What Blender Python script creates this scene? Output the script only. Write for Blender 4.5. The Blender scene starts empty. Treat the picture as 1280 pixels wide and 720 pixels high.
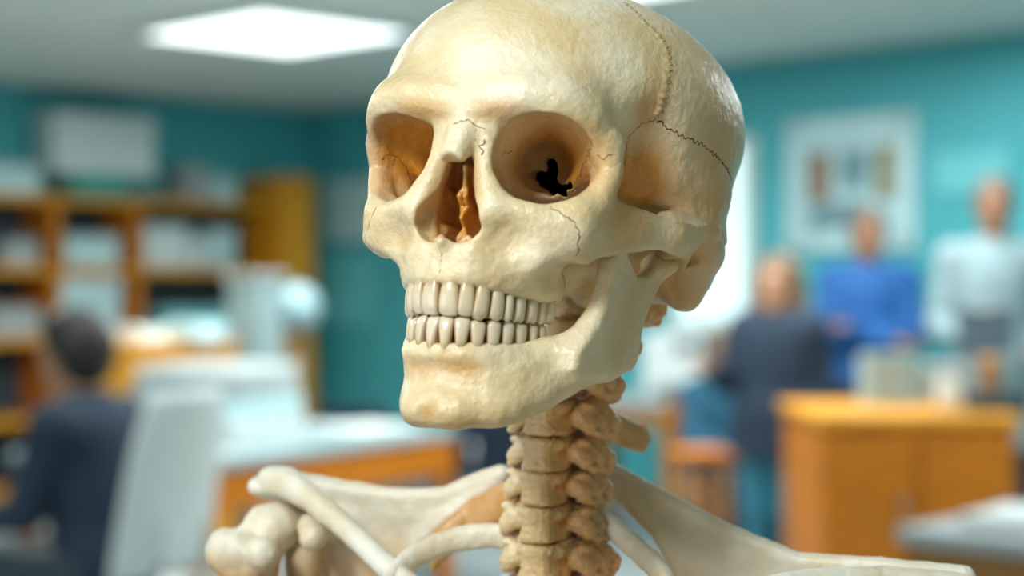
SKULL_H = 0.7
R_SKULL = [[0.9025858308676005, 0.42097146571106775, 0.09012026662711475], [0.0353070342614835, 0.13624569911202467, -0.9900457175328491], [-0.42905949556154255, 0.8967832149023257, 0.1081101971967662]]
T_SKULL = [-18.414, -62.449, 656.994]
SUTURES = [   # name, points on the bone (skull mm), half width, waviness, zigzag
    ('coronal_suture', [(38, 54.5, 60), (49.4, 51.6, 49.8), (54.1, 54.4, 45.9), (57.8, 54.2, 40.5), (60.4, 52.2, 33.5), (61.3, 49.2, 26.3), (61.1, 47.9, 19.6), (60.1, 48.9, 15.4), (58.4, 49.0, 12.2)], 0.30, 0.9, 0.9),
    ('squamosal_suture', [(58.3, 49.4, 11.6), (60.2, 53.6, 9.4), (63.3, 58.4, 7.9), (66.3, 65.4, 6.8), (68.2, 73.5, 6.6), (69.8, 83.2, 4.7), (70.8, 93.5, 2.2), (70.3, 104.2, -1.1), (69, 112, -6)], 0.34, 1.0, 0.35),
    ('sphenofrontal_suture', [(58.3, 49.4, 11.6), (55.0, 46.0, 9.6), (52.3, 43.2, 6.7), (50.2, 42, 3.4), (48.5, 43, -1), (48.2, 46, -8.5)], 0.22, 0.8, 0.0),
    ('frontozygomatic_suture', [(46.5, 19.0, -9), (48.6, 20.7, -10.0), (51.4, 20.7, -9.0), (54.2, 22.8, -6.7)], 0.24, 0.6, 0.0),
    ('orbit_crack', [(46.3, 15.4, -4.0), (42.4, 23.1, -7.3), (38.0, 28.6, -10.5), (36.2, 31.2, -13.1), (33.4, 33.3, -16.5)], 0.24, 0.8, 0.2),
    ('orbit_crack', [(12.2, 19.3, -8.1), (11.0, 13.3, -9.1), (9.6, 12.2, -11.5), (8.7, 13.6, -14.3), (9.6, 15.1, -17.8)], 0.2, 0.5, 0.0),
    ('nasofrontal_suture', [(-2.7, -6.9, -3.4), (-1.7, -6.9, -2.6), (0.5, -6.3, -1.3), (3.6, -5.7, -1.4), (7.1, -4.2, -3.0), (10.6, -3.0, -4.2)], 0.26, 0.7, 0.0),
    ('nasal_crack', [(7.2, -4.2, -3.9), (6.2, -5.2, -6.5), (6.9, -4.3, -9.4)], 0.16, 0.5, 0.0),
    ('lacrimal_crack', [(10.2, -3.2, -7.7), (9.5, -3.5, -10.4), (10.6, -3.6, -14.1)], 0.42, 0.9, 0.3),
    ('zygomaticomaxillary_suture', [(36.1, 4.7, -30.7), (40.8, 4.8, -33.4), (44.4, 5.9, -35.5), (46.6, 7.2, -37.0), (47.5, 8.6, -39.8), (46.7, 10.0, -43.8), (45.3, 13.3, -48.1)], 0.26, 0.7, 0.0),
    ('orbit_crack', [(-43.3, 19.7, -4.3), (-43.3, 22.4, -7.6), (-45.2, 21.5, -9.1), (-47.4, 22.0, -11.6)], 0.24, 0.5, 0.0),
    ('orbit_crack', [(-43.4, 22.7, -8.2), (-40.9, 25.6, -8.9), (-39.7, 29.5, -12.0), (-39.4, 33.3, -17.2)], 0.24, 0.6, 0.0),
    ('zygomaticomaxillary_suture', [(-34, 8, -30), (-37, 9, -34), (-40.5, 9, -38), (-41.5, 10, -43), (-40, 13, -47)], 0.24, 0.6, 0.0),
    ('maxillary_seam', [(-0.5, -6.5, -47.5), (0, -6.4, -51.2), (-.3, -6.3, -54.9), (0, -6.6, -59.1)], 0.18, 0.3, 0.0),
]
import bpy, bmesh, math, random
import numpy as np
from mathutils import Vector, Matrix, Euler, bvhtree, noise

random.seed(7)
np.random.seed(7)
scene = bpy.context.scene
COL = scene.collection
CAM_H = 1.35                      # camera height above the floor, metres
F_PX = 2200.0                     # focal length in pixels of a 1280 wide frame

# ------------------------------------------------------------------ object helpers
def link(o, parent=None):
    COL.objects.link(o)
    if parent is not None:
        o.parent = parent
    return o

def tag(o, label=None, cat=None, group=None, kind=None):
    if label: o['label'] = label
    if cat: o['category'] = cat
    if group: o['group'] = group
    if kind: o['kind'] = kind
    return o

def empty(name, loc=(0, 0, 0), rotz=0.0, label=None, cat=None, group=None):
    o = bpy.data.objects.new(name, None)
    o.empty_display_size = 0.05
    o.location = loc
    o.rotation_euler = (0, 0, rotz)
    link(o)
    return tag(o, label, cat, group)

def mesh_obj(name, verts, faces, mat, parent=None, smooth=True):
    me = bpy.data.meshes.new(name)
    verts = np.asarray(verts, dtype=np.float32)
    if isinstance(faces, np.ndarray):
        n = faces.shape[1]
        me.vertices.add(len(verts)); me.vertices.foreach_set('co', verts.ravel())
        me.loops.add(faces.size); me.loops.foreach_set('vertex_index', faces.astype(np.int32).ravel())
        me.polygons.add(len(faces))
        me.polygons.foreach_set('loop_start', np.arange(0, faces.size, n, dtype=np.int32))
        me.polygons.foreach_set('loop_total', np.full(len(faces), n, dtype=np.int32))
        me.update(calc_edges=True)
    else:
        me.from_pydata([tuple(map(float, v)) for v in verts], [], [list(f) for f in faces])
        me.update()
    me.validate()
    if smooth:
        me.polygons.foreach_set('use_smooth', np.ones(len(me.polygons), dtype=bool))
    if mat is not None:
        me.materials.append(mat)
    o = bpy.data.objects.new(name, me)
    return link(o, parent)

# ------------------------------------------------------------------ signed-distance sculpting
class Vol:
    """A voxel block in which shapes are blended and carved, then skinned with surface nets."""
    def __init__(s, lo, hi, h):
        s.lo = np.array(lo, float); s.h = float(h)
        s.n = np.ceil((np.array(hi, float) - s.lo) / h).astype(int) + 1
        s.ax = [(s.lo[i] + h * np.arange(s.n[i])).astype(np.float32) for i in range(3)]
        s.F = np.full(tuple(s.n), 40.0, np.float32)

    def block(s, lo, hi):
        sl, g = [], []
        for i in range(3):
            a = max(0, int(math.floor((lo[i] - s.lo[i]) / s.h)))
            b = min(s.n[i], int(math.ceil((hi[i] - s.lo[i]) / s.h)) + 1)
            if b <= a: return None, None
            sl.append(slice(a, b))
            sh = [1, 1, 1]; sh[i] = -1
            g.append(s.ax[i][a:b].reshape(sh))
        return tuple(sl), g

    def op(s, prim, mode='add', k=0.0):
        fn, lo, hi = prim
        m = k + 2 * s.h + 1e-6
        sl, g = s.block([lo[i] - m for i in range(3)], [hi[i] + m for i in range(3)])
        if sl is None: return
        d = fn(*g).astype(np.float32)
        F = s.F[sl]
        d = np.broadcast_to(d, F.shape)
        if mode == 'add':
            r = np.minimum(F, d)
            if k > 0:
                hh = np.maximum(k - np.abs(F - d), 0) / k
                r = r - hh * hh * k * 0.25
        elif mode == 'sub':
            r = np.maximum(F, -d)
            if k > 0:
                hh = np.maximum(k - np.abs(F + d), 0) / k
                r = r + hh * hh * k * 0.25
        else:
            r = np.maximum(F, d)
        s.F[sl] = r

    def add(s, prim, k=0.0): s.op(prim, 'add', k)
    def sub(s, prim, k=0.0): s.op(prim, 'sub', k)

    def nets(s, mirror=False):
        F = s.F
        if mirror:                                   # the block begins at x = 0: reflect it
            F = np.concatenate([F[:0:-1], F], axis=0)
            lo = s.lo.copy(); lo[0] = -s.ax[0][-1]
        else:
            lo = s.lo
        ins = F < 0
        nx, ny, nz = F.shape
        cnt = np.zeros((nx - 1, ny - 1, nz - 1), np.int8)
        for dx in (0, 1):
            for dy in (0, 1):
                for dz in (0, 1):
                    cnt += ins[dx:nx - 1 + dx, dy:ny - 1 + dy, dz:nz - 1 + dz]
        act = np.argwhere((cnt > 0) & (cnt < 8))
        idx = np.full(cnt.shape, -1, np.int32)
        idx[act[:, 0], act[:, 1], act[:, 2]] = np.arange(len(act))
        acc = np.zeros((len(act), 3)); num = np.zeros(len(act))
        cs = [(0, 0, 0), (1, 0, 0), (0, 1, 0), (1, 1, 0), (0, 0, 1), (1, 0, 1), (0, 1, 1), (1, 1, 1)]
        for i in range(8):
            for ax in range(3):
                if cs[i][ax]: continue
                a = np.array(cs[i]); b = a.copy(); b[ax] = 1
                pa = act + a; pb = act + b
                fa = F[pa[:, 0], pa[:, 1], pa[:, 2]]; fb = F[pb[:, 0], pb[:, 1], pb[:, 2]]
                m = (fa < 0) != (fb < 0)
                t = fa[m] / (fa[m] - fb[m])
                acc[m] += pa[m] + t[:, None] * (b - a)
                num[m] += 1
        V = acc / num[:, None] * s.h + lo
        quads = []
        for ax in range(3):
            u, v = [(1, 2), (2, 0), (0, 1)][ax]
            sa = [slice(None)] * 3; sb = [slice(None)] * 3
            sa[ax] = slice(0, -1); sb[ax] = slice(1, None)
            A = ins[tuple(sa)]; B = ins[tuple(sb)]
            for flip in (False, True):
                e = np.argwhere((A & ~B) if not flip else (~A & B))
                e = e[(e[:, u] > 0) & (e[:, v] > 0) & (e[:, u] < F.shape[u] - 1) & (e[:, v] < F.shape[v] - 1)]
                q = []
                for (du, dv) in ((-1, -1), (0, -1), (0, 0), (-1, 0)):
                    p = e.copy(); p[:, u] += du; p[:, v] += dv
                    q.append(idx[p[:, 0], p[:, 1], p[:, 2]])
                q = np.stack(q, 1)
                if flip: q = q[:, ::-1]
                quads.append(q)
        Q = np.concatenate(quads)
        return V, Q[(Q >= 0).all(1)]

    def cavity(s, V, r, mirror=False):
        """How enclosed a place is: the share of solid within about r, 0.5 on a flat."""
        O = (s.F < 0).astype(np.float32)
        n = max(1, int(round(r / s.h)))
        for _ in range(2):
            for ax in range(3):
                if ax == 0 and mirror:
                    P = np.concatenate([O[n + 1:0:-1], O, np.repeat(O[-1:], n, 0)], 0)
                else:
                    pw = [(0, 0)] * 3; pw[ax] = (n + 1, n)
                    P = np.pad(O, pw, mode='edge')
                c = np.cumsum(P, axis=ax, dtype=np.float32)
                a = [slice(None)] * 3; b = [slice(None)] * 3
                a[ax] = slice(2 * n + 1, None); b[ax] = slice(0, -(2 * n + 1))
                O = (c[tuple(a)] - c[tuple(b)]) / (2 * n + 1)
        W = V.copy()
        if mirror: W[:, 0] = np.abs(W[:, 0])
        q = np.clip(np.round((W - s.lo) / s.h).astype(int), 0, np.array(O.shape) - 1)
        return O[q[:, 0], q[:, 1], q[:, 2]]

def _rot(rot):
    return None if rot is None else np.array(Euler([math.radians(a) for a in rot]).to_matrix()).T

def ell(c, r, rot=None):
    M = _rot(rot); R = max(r) if rot is not None else None
    lo = [c[i] - (R or r[i]) for i in range(3)]; hi = [c[i] + (R or r[i]) for i in range(3)]
    def fn(x, y, z):
        p = [x - c[0], y - c[1], z - c[2]]
        if M is not None: p = [M[i, 0] * p[0] + M[i, 1] * p[1] + M[i, 2] * p[2] for i in range(3)]
        k0 = np.sqrt((p[0] / r[0]) ** 2 + (p[1] / r[1]) ** 2 + (p[2] / r[2]) ** 2)
        k1 = np.sqrt((p[0] / r[0] ** 2) ** 2 + (p[1] / r[1] ** 2) ** 2 + (p[2] / r[2] ** 2) ** 2) + 1e-9
        return k0 * (k0 - 1) / k1
    return fn, lo, hi

def cone(a, b, ra, rb, sc=(1, 1, 1)):
    """A rounded cone from a to b; sc squashes space first (sc 0.5 makes the shape twice as long that way)."""
    S = np.array(sc, float); A = np.array(a, float) * S; B = np.array(b, float) * S
    R = max(ra, rb)
    lo = [min(a[i], b[i]) - R / sc[i] for i in range(3)]; hi = [max(a[i], b[i]) + R / sc[i] for i in range(3)]
    ba = B - A; L2 = max(float(ba @ ba), 1e-9)
    def fn(x, y, z):
        p = [x * S[0] - A[0], y * S[1] - A[1], z * S[2] - A[2]]
        h = np.clip((p[0] * ba[0] + p[1] * ba[1] + p[2] * ba[2]) / L2, 0, 1)
        return np.sqrt((p[0] - ba[0] * h) ** 2 + (p[1] - ba[1] * h) ** 2 + (p[2] - ba[2] * h) ** 2) - (ra + (rb - ra) * h)
    return fn, lo, hi

def path(pts, rads, sc=(1, 1, 1)):
    if not hasattr(rads, '__len__'): rads = [rads] * len(pts)
    ps = [cone(pts[i], pts[i + 1], rads[i], rads[i + 1], sc) for i in range(len(pts) - 1)]
    lo = [min(p[1][i] for p in ps) for i in range(3)]; hi = [max(p[2][i] for p in ps) for i in range(3)]
    def fn(x, y, z):
        r = ps[0][0](x, y, z)
        for p in ps[1:]: r = np.minimum(r, p[0](x, y, z))
        return r
    return fn, lo, hi

def box(c, half, rnd=0.0, rot=None):
    M = _rot(rot); R = math.sqrt(sum(h * h for h in half))
    e = [R] * 3 if rot is not None else half
    lo = [c[i] - e[i] for i in range(3)]; hi = [c[i] + e[i] for i in range(3)]
    def fn(x, y, z):
        p = [x - c[0], y - c[1], z - c[2]]
        if M is not None: p = [M[i, 0] * p[0] + M[i, 1] * p[1] + M[i, 2] * p[2] for i in range(3)]
        q = [np.abs(p[i]) - (half[i] - rnd) for i in range(3)]
        return np.sqrt(np.maximum(q[0], 0) ** 2 + np.maximum(q[1], 0) ** 2 + np.maximum(q[2], 0) ** 2) + \
            np.minimum(np.maximum(q[0], np.maximum(q[1], q[2])), 0) - rnd
    return fn, lo, hi

def plate(poly, xfun, th, rnd=1.5):
    """A plate: a polygon in (y, z) of half thickness th about the sheet x = xfun(y, z)."""
    P = np.array(poly, float)
    xs = [float(xfun(*q)) for q in poly]
    lo = [min(xs) - th - 2, P[:, 0].min() - 1, P[:, 1].min() - 1]; hi = [max(xs) + th + 2, P[:, 0].max() + 1, P[:, 1].max() + 1]
    def fn(x, y, z):
        y, z = np.broadcast_arrays(y, z)
        d = np.full(y.shape, 1e9); s = np.ones(y.shape)
        n = len(P)
        for i in range(n):
            a, b = P[i], P[i - 1]
            e = b - a; wy = y - a[0]; wz = z - a[1]
            h = np.clip((wy * e[0] + wz * e[1]) / (e @ e), 0, 1)
            d = np.minimum(d, (wy - e[0] * h) ** 2 + (wz - e[1] * h) ** 2)
            c1 = z >= a[1]; c2 = z < b[1]; c3 = e[0] * wz > e[1] * wy
            s = np.where((c1 & c2 & c3) | (~c1 & ~c2 & ~c3), -s, s)
        d = s * np.sqrt(d) + rnd
        w = np.abs(x - xfun(y, z)) - th + rnd
        return np.sqrt(np.maximum(d, 0) ** 2 + np.maximum(w, 0) ** 2) + np.minimum(np.maximum(d, w), 0) - rnd
    return fn, lo, hi

def roughen(v, amp, scale, seed):
    """Low lumps and pits, so that no bone is a clean tube."""
    r = np.random.RandomState(seed)
    x, y, z = [a.reshape([-1 if j == i else 1 for j in range(3)]) for i, a in enumerate(v.ax)]
    n = 0
    for o in (1.0, 2.1, 4.3):
        p = r.uniform(0, 6.28, 6); k = r.uniform(.7, 1.3, 6) * 6.28 / scale * o
        n = n + (np.sin(x * k[0] + p[0] + 1.7 * np.sin(y * k[1] + p[1])) * np.sin(y * k[2] + p[2] + 1.7 * np.sin(z * k[3] + p[3])) * np.sin(z * k[4] + p[4] + 1.7 * np.sin(x * k[5] + p[5]))) / o
    v.F += (amp * n).astype(np.float32)

# ------------------------------------------------------------------ the skull, in millimetres: x to its left, y to its back, z up
UPPER_ARCH = [(0, -6.5), (9, -5), (16, 0), (22, 9), (27, 20), (30.5, 32), (32, 44)]
LOWER_ARCH = [(0, -4.5), (8, -3), (15, 2), (21, 10), (26, 20), (29.5, 30), (31.5, 42), (32, 48)]
UB = [0, 8, 14.3, 20.6, 26.8, 31.0, 37.1, 43.2, 47.6, 54]
LB = [0, 6.2, 12.6, 19.2, 25.4, 31.2, 37.8, 42.6, 47.8]

def arch(pts):
    pts = np.array(pts, float)
    full = np.vstack([pts[:0:-1] * [-1, 1], pts])
    s = np.r_[0, np.cumsum(np.linalg.norm(np.diff(full, axis=0), axis=1))]; s -= s[len(pts) - 1]
    t = np.linspace(s[0], s[-1], 1600)
    k = np.hanning(161); k /= k.sum()
    f = lambda c: np.convolve(np.pad(np.interp(t, s, c), 80, mode='reflect', reflect_type='odd'), k, 'valid')
    return t, f(full[:, 0]), f(full[:, 1])

def on_arch(A, s, inset):
    t, X, Y = A
    cx, cy = np.interp(s, t, X), np.interp(s, t, Y)
    dx, dy = np.interp(s + .5, t, X) - np.interp(s - .5, t, X), np.interp(s + .5, t, Y) - np.interp(s - .5, t, Y)
    l = math.hypot(dx, dy)
    return cx - dy / l * inset, cy + dx / l * inset

def skull_volume(h=0.8, fissure=True):
    v = Vol((-0.0, -26, -80), (80, 190, 96), h)
    A, S = v.add, v.sub
    # braincase
    def egg(x, y, z):
        a = 66 + 9 * np.clip(y / 120, 0, 1)
        p = [x / a, (y - 89) / 91, (z - 18) / 56]
        k0 = np.sqrt(p[0] ** 2 + p[1] ** 2 + p[2] ** 2)
        k1 = np.sqrt((p[0] / 68) ** 2 + (p[1] / 91) ** 2 + (p[2] / 56) ** 2) + 1e-9
        return k0 * (k0 - 1) / k1
    A((egg, [0, -4, -40], [74, 182, 76]))
    A(ell((29, 17, 10), (17, 15, 13)), 10)
    A(ell((0, 97, -12), (69.5, 48, 33)), 14)
    A(ell((0, 128, -2), (52, 48, 36)), 14)
    # temporal fossa
    S(ell((68, 38, -12), (20, 22, 30)), 9)
    S(ell((64, 62, -38), (16, 22, 14)), 8)
    # brain cavity
    S(ell((0, 100, 24), (58, 66, 44)), 4)
    S(ell((24, 76, -8), (17, 22, 13)), 4)
    # cranial base: sphenoid, ethmoid block, petrous bone
    A(box((0, 45, -22), (13, 30, 20), 6), 6)
    A(cone((0, 60, -32), (0, 100, -44), 14, 9), 8)
    A(cone((12, 106, -50), (14, 118, -50), 7, 6), 5)           # occipital condyle
    A(ell((36, 118, -40), (24, 26, 12)), 10)
    S(cone((0, 122, -70), (0, 120, -10), 15, 13), 3)           # foramen magnum
    # brow and rim of the orbit
    A(path([(0, 1, 4), (10, 0, 7), (24, 0, 9), (35, 6, 7.5), (44, 16, 2.5), (48.5, 25, -5)], [6, 6.5, 6, 5.2, 4.8, 4.6]), 12)
    A(path([(49, 25, -4), (50.5, 27, -14), (48, 22, -26), (42, 15, -36)], [4.6, 4.6, 6, 8]), 5)
    A(path([(46, 30, -4), (45, 34, -16), (43, 32, -28)], [5, 5, 6]), 5)      # outer wall of the orbit
    # nasal root, nasal bones
    A(cone((0, 2, 0), (0, -6, -13), 6.5, 4.6), 5)
    A(cone((2, -4, -6), (2.5, -8, -15), 3.5, 2.6), 3)
    # frontal process of the maxilla, infraorbital rim
    A(path([(9, 2, -5), (11, 1, -20), (16, 1, -34)], [5, 5.0, 7]), 5)
    A(path([(14, 1, -34), (24, 4, -34.5), (34, 9, -35), (42, 15, -33)], [5, 5, 5.5, 6]), 6)
    # maxilla
    A(ell((20, 15, -42), (22, 19, 16)), 6)
    A(box((0, 20, -50), (18, 22, 9), 5), 6)
    A(path([(0, 1, -51), (9, 1.5, -51), (17, 6, -52), (23, 14, -53), (27, 24, -54), (27.5, 33, -55)], [7.2, 7.2, 7, 7, 6.5, 5]), 5)
    A(path([(0, -2, -58.5), (9, -1, -58.5), (16, 4, -59), (22, 12, -59.5), (26.5, 22, -60), (27.5, 33, -60)], [4.6, 4.6, 4.6, 4.6, 4.6, 4.3], ), 4)
    ar = arch(UPPER_ARCH)
    for i in range(9):                                         # swellings over the roots
        w = (UB[i + 1] - UB[i]) * .5; s = (UB[i + 1] + UB[i]) * .5
        a = on_arch(ar, s, 2.6 + .1 * i); b = on_arch(ar, s, 4.4 + .1 * i)
        A(cone((a[0], a[1], -60.2), (b[0], b[1], -48), w * .78, w * .5), 1.6)
    A(path([(*on_arch(ar, s, 1.5), -60.0) for s in range(0, 55, 3)], 1.5), 1)                     # edge of the sockets
    S(ell((38, 47, -44), (9, 9, 7)), 3)
    A(path([(*on_arch(ar, s, 8.5), -68.6) for s in range(0, 52, 4)], 1.8, (1, 1, .30)), 1)
    A(cone((0, -3, -48), (0, -8, -47), 4, 1.6), 3)             # nasal spine
    # cheek bone and arch
    A(ell((40, 16, -38), (10, 8.5, 11), (0, 0, 30)), 6)
    A(cone((42, 17, -42), (44, 20, -46), 5, 3.2), 5)
    A(cone((38, 14, -44), (29, 13, -50), 5, 6), 6)             # zygomaticoalveolar crest
    A(path([(46, 22, -35), (51, 33, -34), (57, 47, -32.5), (62, 62, -31), (64, 76, -30)], [8, 6.6, 5, 3.6, 4.2], (1.7, 1, .62)), 4)
    A(path([(63, 66, -30.5), (64.5, 80, -28.5), (65, 94, -26.5), (62, 106, -26)], [3, 3.5, 3.5, 2]), 12)   # root of the arch and the ridge behind
    A(cone((57, 76, -36), (57, 86, -36), 5, 6), 5)
    # mastoid
    A(cone((55, 106, -34), (53, 111, -49), 14, 6.5), 10)
    A(ell((38, 118, -30), (20, 22, 14)), 10)
    S(ell((56, 80, -43), (9, 6.5, 6)), 3)                        # socket of the jaw
    S(cone((72, 91, -37), (48, 89, -38), 3.4, 2.4), 2)         # ear canal
    A(cone((45, 94, -44), (40, 92, -60), 2.6, 1.0), 3)         # styloid
    # pterygoid plates
    A(path([(17, 44, -42), (18, 48, -56), (17, 50, -64)], [5, 4, 2.5], (1, .6, 1)), 4)
    A(cone((22, 34, -52), (25, 36, -57), 5, 4), 4)
    # the raised plate of the temple bone
    P = [(49, 12), (54, 9.4), (58.4, 8), (65.4, 6.9), (73.5, 6.7), (83.2, 4.8), (93.5, 2.2), (104, -1), (112, -6), (116, -28), (60, -28), (50, -22), (46.5, -8.5), (43.5, 0), (42.5, 4), (44, 7.5)]
    pf = plate(P, lambda y, z: 0 * y + 0 * z, 500, 0.0)[0]
    sl, g = v.block((34, 38, -32), (80, 120, 16))
    d2 = np.broadcast_to(pf(g[0] * 0 + 0.0, g[1], g[2]), v.F[sl].shape)
    v.F[sl] -= (0.9 * np.clip(-d2 / 1.6, 0, 1)).astype(np.float32) * np.clip((-g[2] - 8) / -14 * -1 + 1, 0, 1)
    # stitched ridge of the coronal suture
    cp = np.array([(49.4, 51.6, 49.8), (54.1, 54.4, 45.9), (57.8, 54.2, 40.5), (60.4, 52.2, 33.5), (61.3, 49.2, 26.3), (61.1, 47.9, 19.6), (60.1, 48.9, 15.4), (58.4, 49.0, 12.2)])
    for i, t in enumerate(np.linspace(0, 7, 26)):
        q = [np.interp(t, np.arange(8), cp[:, j]) for j in range(3)]
        A(ell((q[0] - .5, q[1] + (1.5 if i % 2 else -1.3), q[2]), (1.2, 1.5, .9)), .8)
    S(ell((40.5, 16, -57.5), (9, 15, 7)), 2.5)                    # clear lower edge of the cheek bone
    # hollow under the orbit
    S(ell((27, -4, -46), (9, 7, 7)), 9)
    # orbits
    S(ell((30, 9, -12.8), (19.5, 20, 17.5), (0, 0, 22)), 1.4)
    S(cone((29, 10, -12), (20, 34, -11), 16, 9.5), 4)
    # nose
    S(path([(0, -14, -17.5), (0, -7, -23), (0, -4, -31)], [4.4, 6.6, 8.4]), 1.0)
    S(ell((0, 2, -25), (6.5, 14, 9)), 1)
    S(path([(0, -3, -31), (5, -2.5, -38)], [8.5, 8.8]), 1.2)
    S(ell((0, 11, -36), (10.6, 23, 11.5)), 1.5)
    S(ell((0, 8, -27), (6.5, 20, 12)), 1.5)
    A(path([(-9.5, 11, -26), (-8.5, 26, -28)], 2.4), 1.5)
    A(path([(9.5, 11, -26), (8.5, 26, -28)], 2.4), 1.5)             # conchae
    A(path([(3, 1, -46.5), (5.5, 2.5, -43.5), (8, 1.5, -46)], [1.1, 1.2, 1.0]), .5)
    A(path([(10, 11, -40), (9, 26, -40)], 3.0), 1.5)
    A(plate([(3, -19), (5, -24), (3.5, -28), (7, -31), (5, -36), (9, -39), (7, -43), (9, -50), (40, -50), (40, -16), (2, -16)], lambda y, z: 0.5 + 0.7 * np.sin(z * 0.45 + y * .3), 1.1, .5), 1)   # septum
    A(plate([(4, -6), (38, -6), (38, -30), (30, -46), (6, -46), (3, -30)], lambda y, z: 10.0 - .07 * (z + 20) + 0 * y, .9, .5), 1.5)   # thin wall between nose and orbit
    # openings at the back of the orbit
    if not fissure: return v
    for f, r in (((12.3, 38, -12.9), 1.8), ((15.1, 40, -14.7), 2.4), ((17.3, 41, -7.4), 1.8), ((17.6, 42, -11.1), 2.0), ((17.6, 41, -15.5), 2.6),
                 ((19.5, 38, -18.0), 2.2), ((22.4, 35, -20.0), 2.0), ((26.5, 34.5, -19.3), 2.1), ((29.6, 33.6, -17.6), 1.5)):
        S(cone((f[0], f[1] - 2, f[2]), (f[0] + 1.5, f[1] + 7, f[2] + .5), r, r), .6)
        S(cone((f[0] + 1, f[1] + 3, f[2]), (23, 76, -8), r + .2, 6), .6)
    roughen(v, .16, 17, 2); roughen(v, .10, 6, 3)
    return v

def mandible_volume(h=0.8):
    v = Vol((0, -24, -124), (68, 94, -30), h)
    A, S = v.add, v.sub
    # body, a tall band round the arch
    body = [(0, 3, -99), (9, 3.5, -99), (17, 7, -99), (24, 13, -98), (31, 25, -92.5), (38, 42, -83.5), (43, 56, -81)]
    A(path(body, [5.4, 5.4, 5.4, 5.4, 5.4, 4.6, 4.0], (1, 1, .44)), 2)
    A(path([(0, 2.5, -106), (9, 3, -106.5), (20, 8.5, -106), (30, 22, -98.5), (39, 42, -87.5)], [6, 6, 5.5, 5, 4.5]), 5)
    # bone about the roots
    A(path([(0, -.2, -88), (8, 1, -88), (14, 5, -87.5), (19, 12, -86), (23.5, 22, -84), (27, 31, -82), (29, 42, -80)], [4.3, 4.3, 4.3, 4.4, 4.6, 4.8, 5]), 4)
    ar = arch(LOWER_ARCH)
    for i in range(8):
        w = (LB[i + 1] - LB[i]) * .5; s = (LB[i + 1] + LB[i]) * .5
        a = on_arch(ar, s, 3.0); b = on_arch(ar, s, 4.6); z = np.interp(s, [0, 48], [-86.5, -81.5])
        A(cone((a[0], a[1], z), (b[0], b[1], z - 9), w * .8, w * .5), 1.6)
    A(path([(*on_arch(ar, s, 8.0), -77.2) for s in range(0, 49, 4)], 1.8, (1, 1, .30)), 1)          # inner wall behind the teeth
    A(path([(*on_arch(ar, s, 1.7), float(np.interp(s, [0, 48], [-85.6, -80.8]))) for s in range(0, 49, 3)], 1.5), 1)
    # chin
    A(ell((0, -.5, -105), (9, 7, 8)), 6)
    A(ell((8, 1, -107), (6, 5.6, 6)), 5)
    S(ell((0, -8.2, -112), (3.2, 3.2, 6)), 4)
    S(ell((8, -9, -97), (16, 4.5, 5)), 10)
    # ramus
    xf = lambda y, z: 44.0 + (z + 85) * 0.10 + (y - 50) * 0.12
    poly = [(71.5, -82), (68, -85.5), (60, -87.5), (46, -89.5), (30, -93), (24, -89), (24, -82), (29, -76), (34, -70), (37, -63), (37.5, -54), (37.5, -46), (39, -42), (41, -36), (46, -36), (50, -42), (59, -48), (66, -47.5),
            (71, -44), (75, -38), (82, -38.5), (83, -43), (79, -50), (74, -58), (71.5, -67), (71.5, -76)]
    A(plate(poly, xf, 3.6, 2.5), 5)
    A(path([(26, 27, -85), (34, 28, -82), (40, 34, -76), (43, 40, -66)], [4.5, 3.2, 2.4, 1.6]), 7)   # oblique line
    A(ell((53, 78.5, -41.5), (8, 4.8, 4.3)), 4)              # condyle
    roughen(v, .16, 15, 4); roughen(v, .10, 6, 5)
    return v
# ------------------------------------------------------------------ materials
def new_mat(name):
    m = bpy.data.materials.new(name); m.use_nodes = True
    nt = m.node_tree; b = nt.nodes['Principled BSDF']
    return m, nt, b

def noise_color(nt, b, c1, c2, scale=4.0, detail=4.0, coord='Object', stretch=None):
    tc = nt.nodes.new('ShaderNodeTexCoord'); n = nt.nodes.new('ShaderNodeTexNoise')
    n.inputs['Scale'].default_value = scale; n.inputs['Detail'].default_value = detail
    src = tc.outputs[coord]
    if stretch:
        mp = nt.nodes.new('ShaderNodeMapping'); mp.inputs['Scale'].default_value = stretch
        nt.links.new(src, mp.inputs['Vector']); src = mp.outputs['Vector']
    nt.links.new(src, n.inputs['Vector'])
    r = nt.nodes.new('ShaderNodeValToRGB')
    r.color_ramp.elements[0].position = 0.3; r.color_ramp.elements[1].position = 0.7
    r.color_ramp.elements[0].color = (*c1, 1); r.color_ramp.elements[1].color = (*c2, 1)
    nt.links.new(n.outputs['Fac'], r.inputs['Fac'])
    nt.links.new(r.outputs['Color'], b.inputs['Base Color'])
    return n, r

def plain(name, c, rough=0.6, var=0.12, scale=5.0, metallic=0.0):
    m, nt, b = new_mat(name)
    noise_color(nt, b, [x * (1 - var) for x in c], [min(1, x * (1 + var)) for x in c], scale)
    b.inputs['Roughness'].default_value = rough
    b.inputs['Metallic'].default_value = metallic
    return m

def wood(name, c, rough=0.45):
    m, nt, b = new_mat(name)
    noise_color(nt, b, [x * 0.75 for x in c], [min(1, x * 1.15) for x in c], 6.0, 6.0, stretch=(1.2, 1.2, 9.0))
    b.inputs['Roughness'].default_value = rough
    return m

def emit(name, c, strength):
    m, nt, b = new_mat(name)
    n, r = noise_color(nt, b, c, c, 3.0)
    nt.links.new(r.outputs['Color'], b.inputs['Emission Color'])
    b.inputs['Emission Strength'].default_value = strength
    return m

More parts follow.
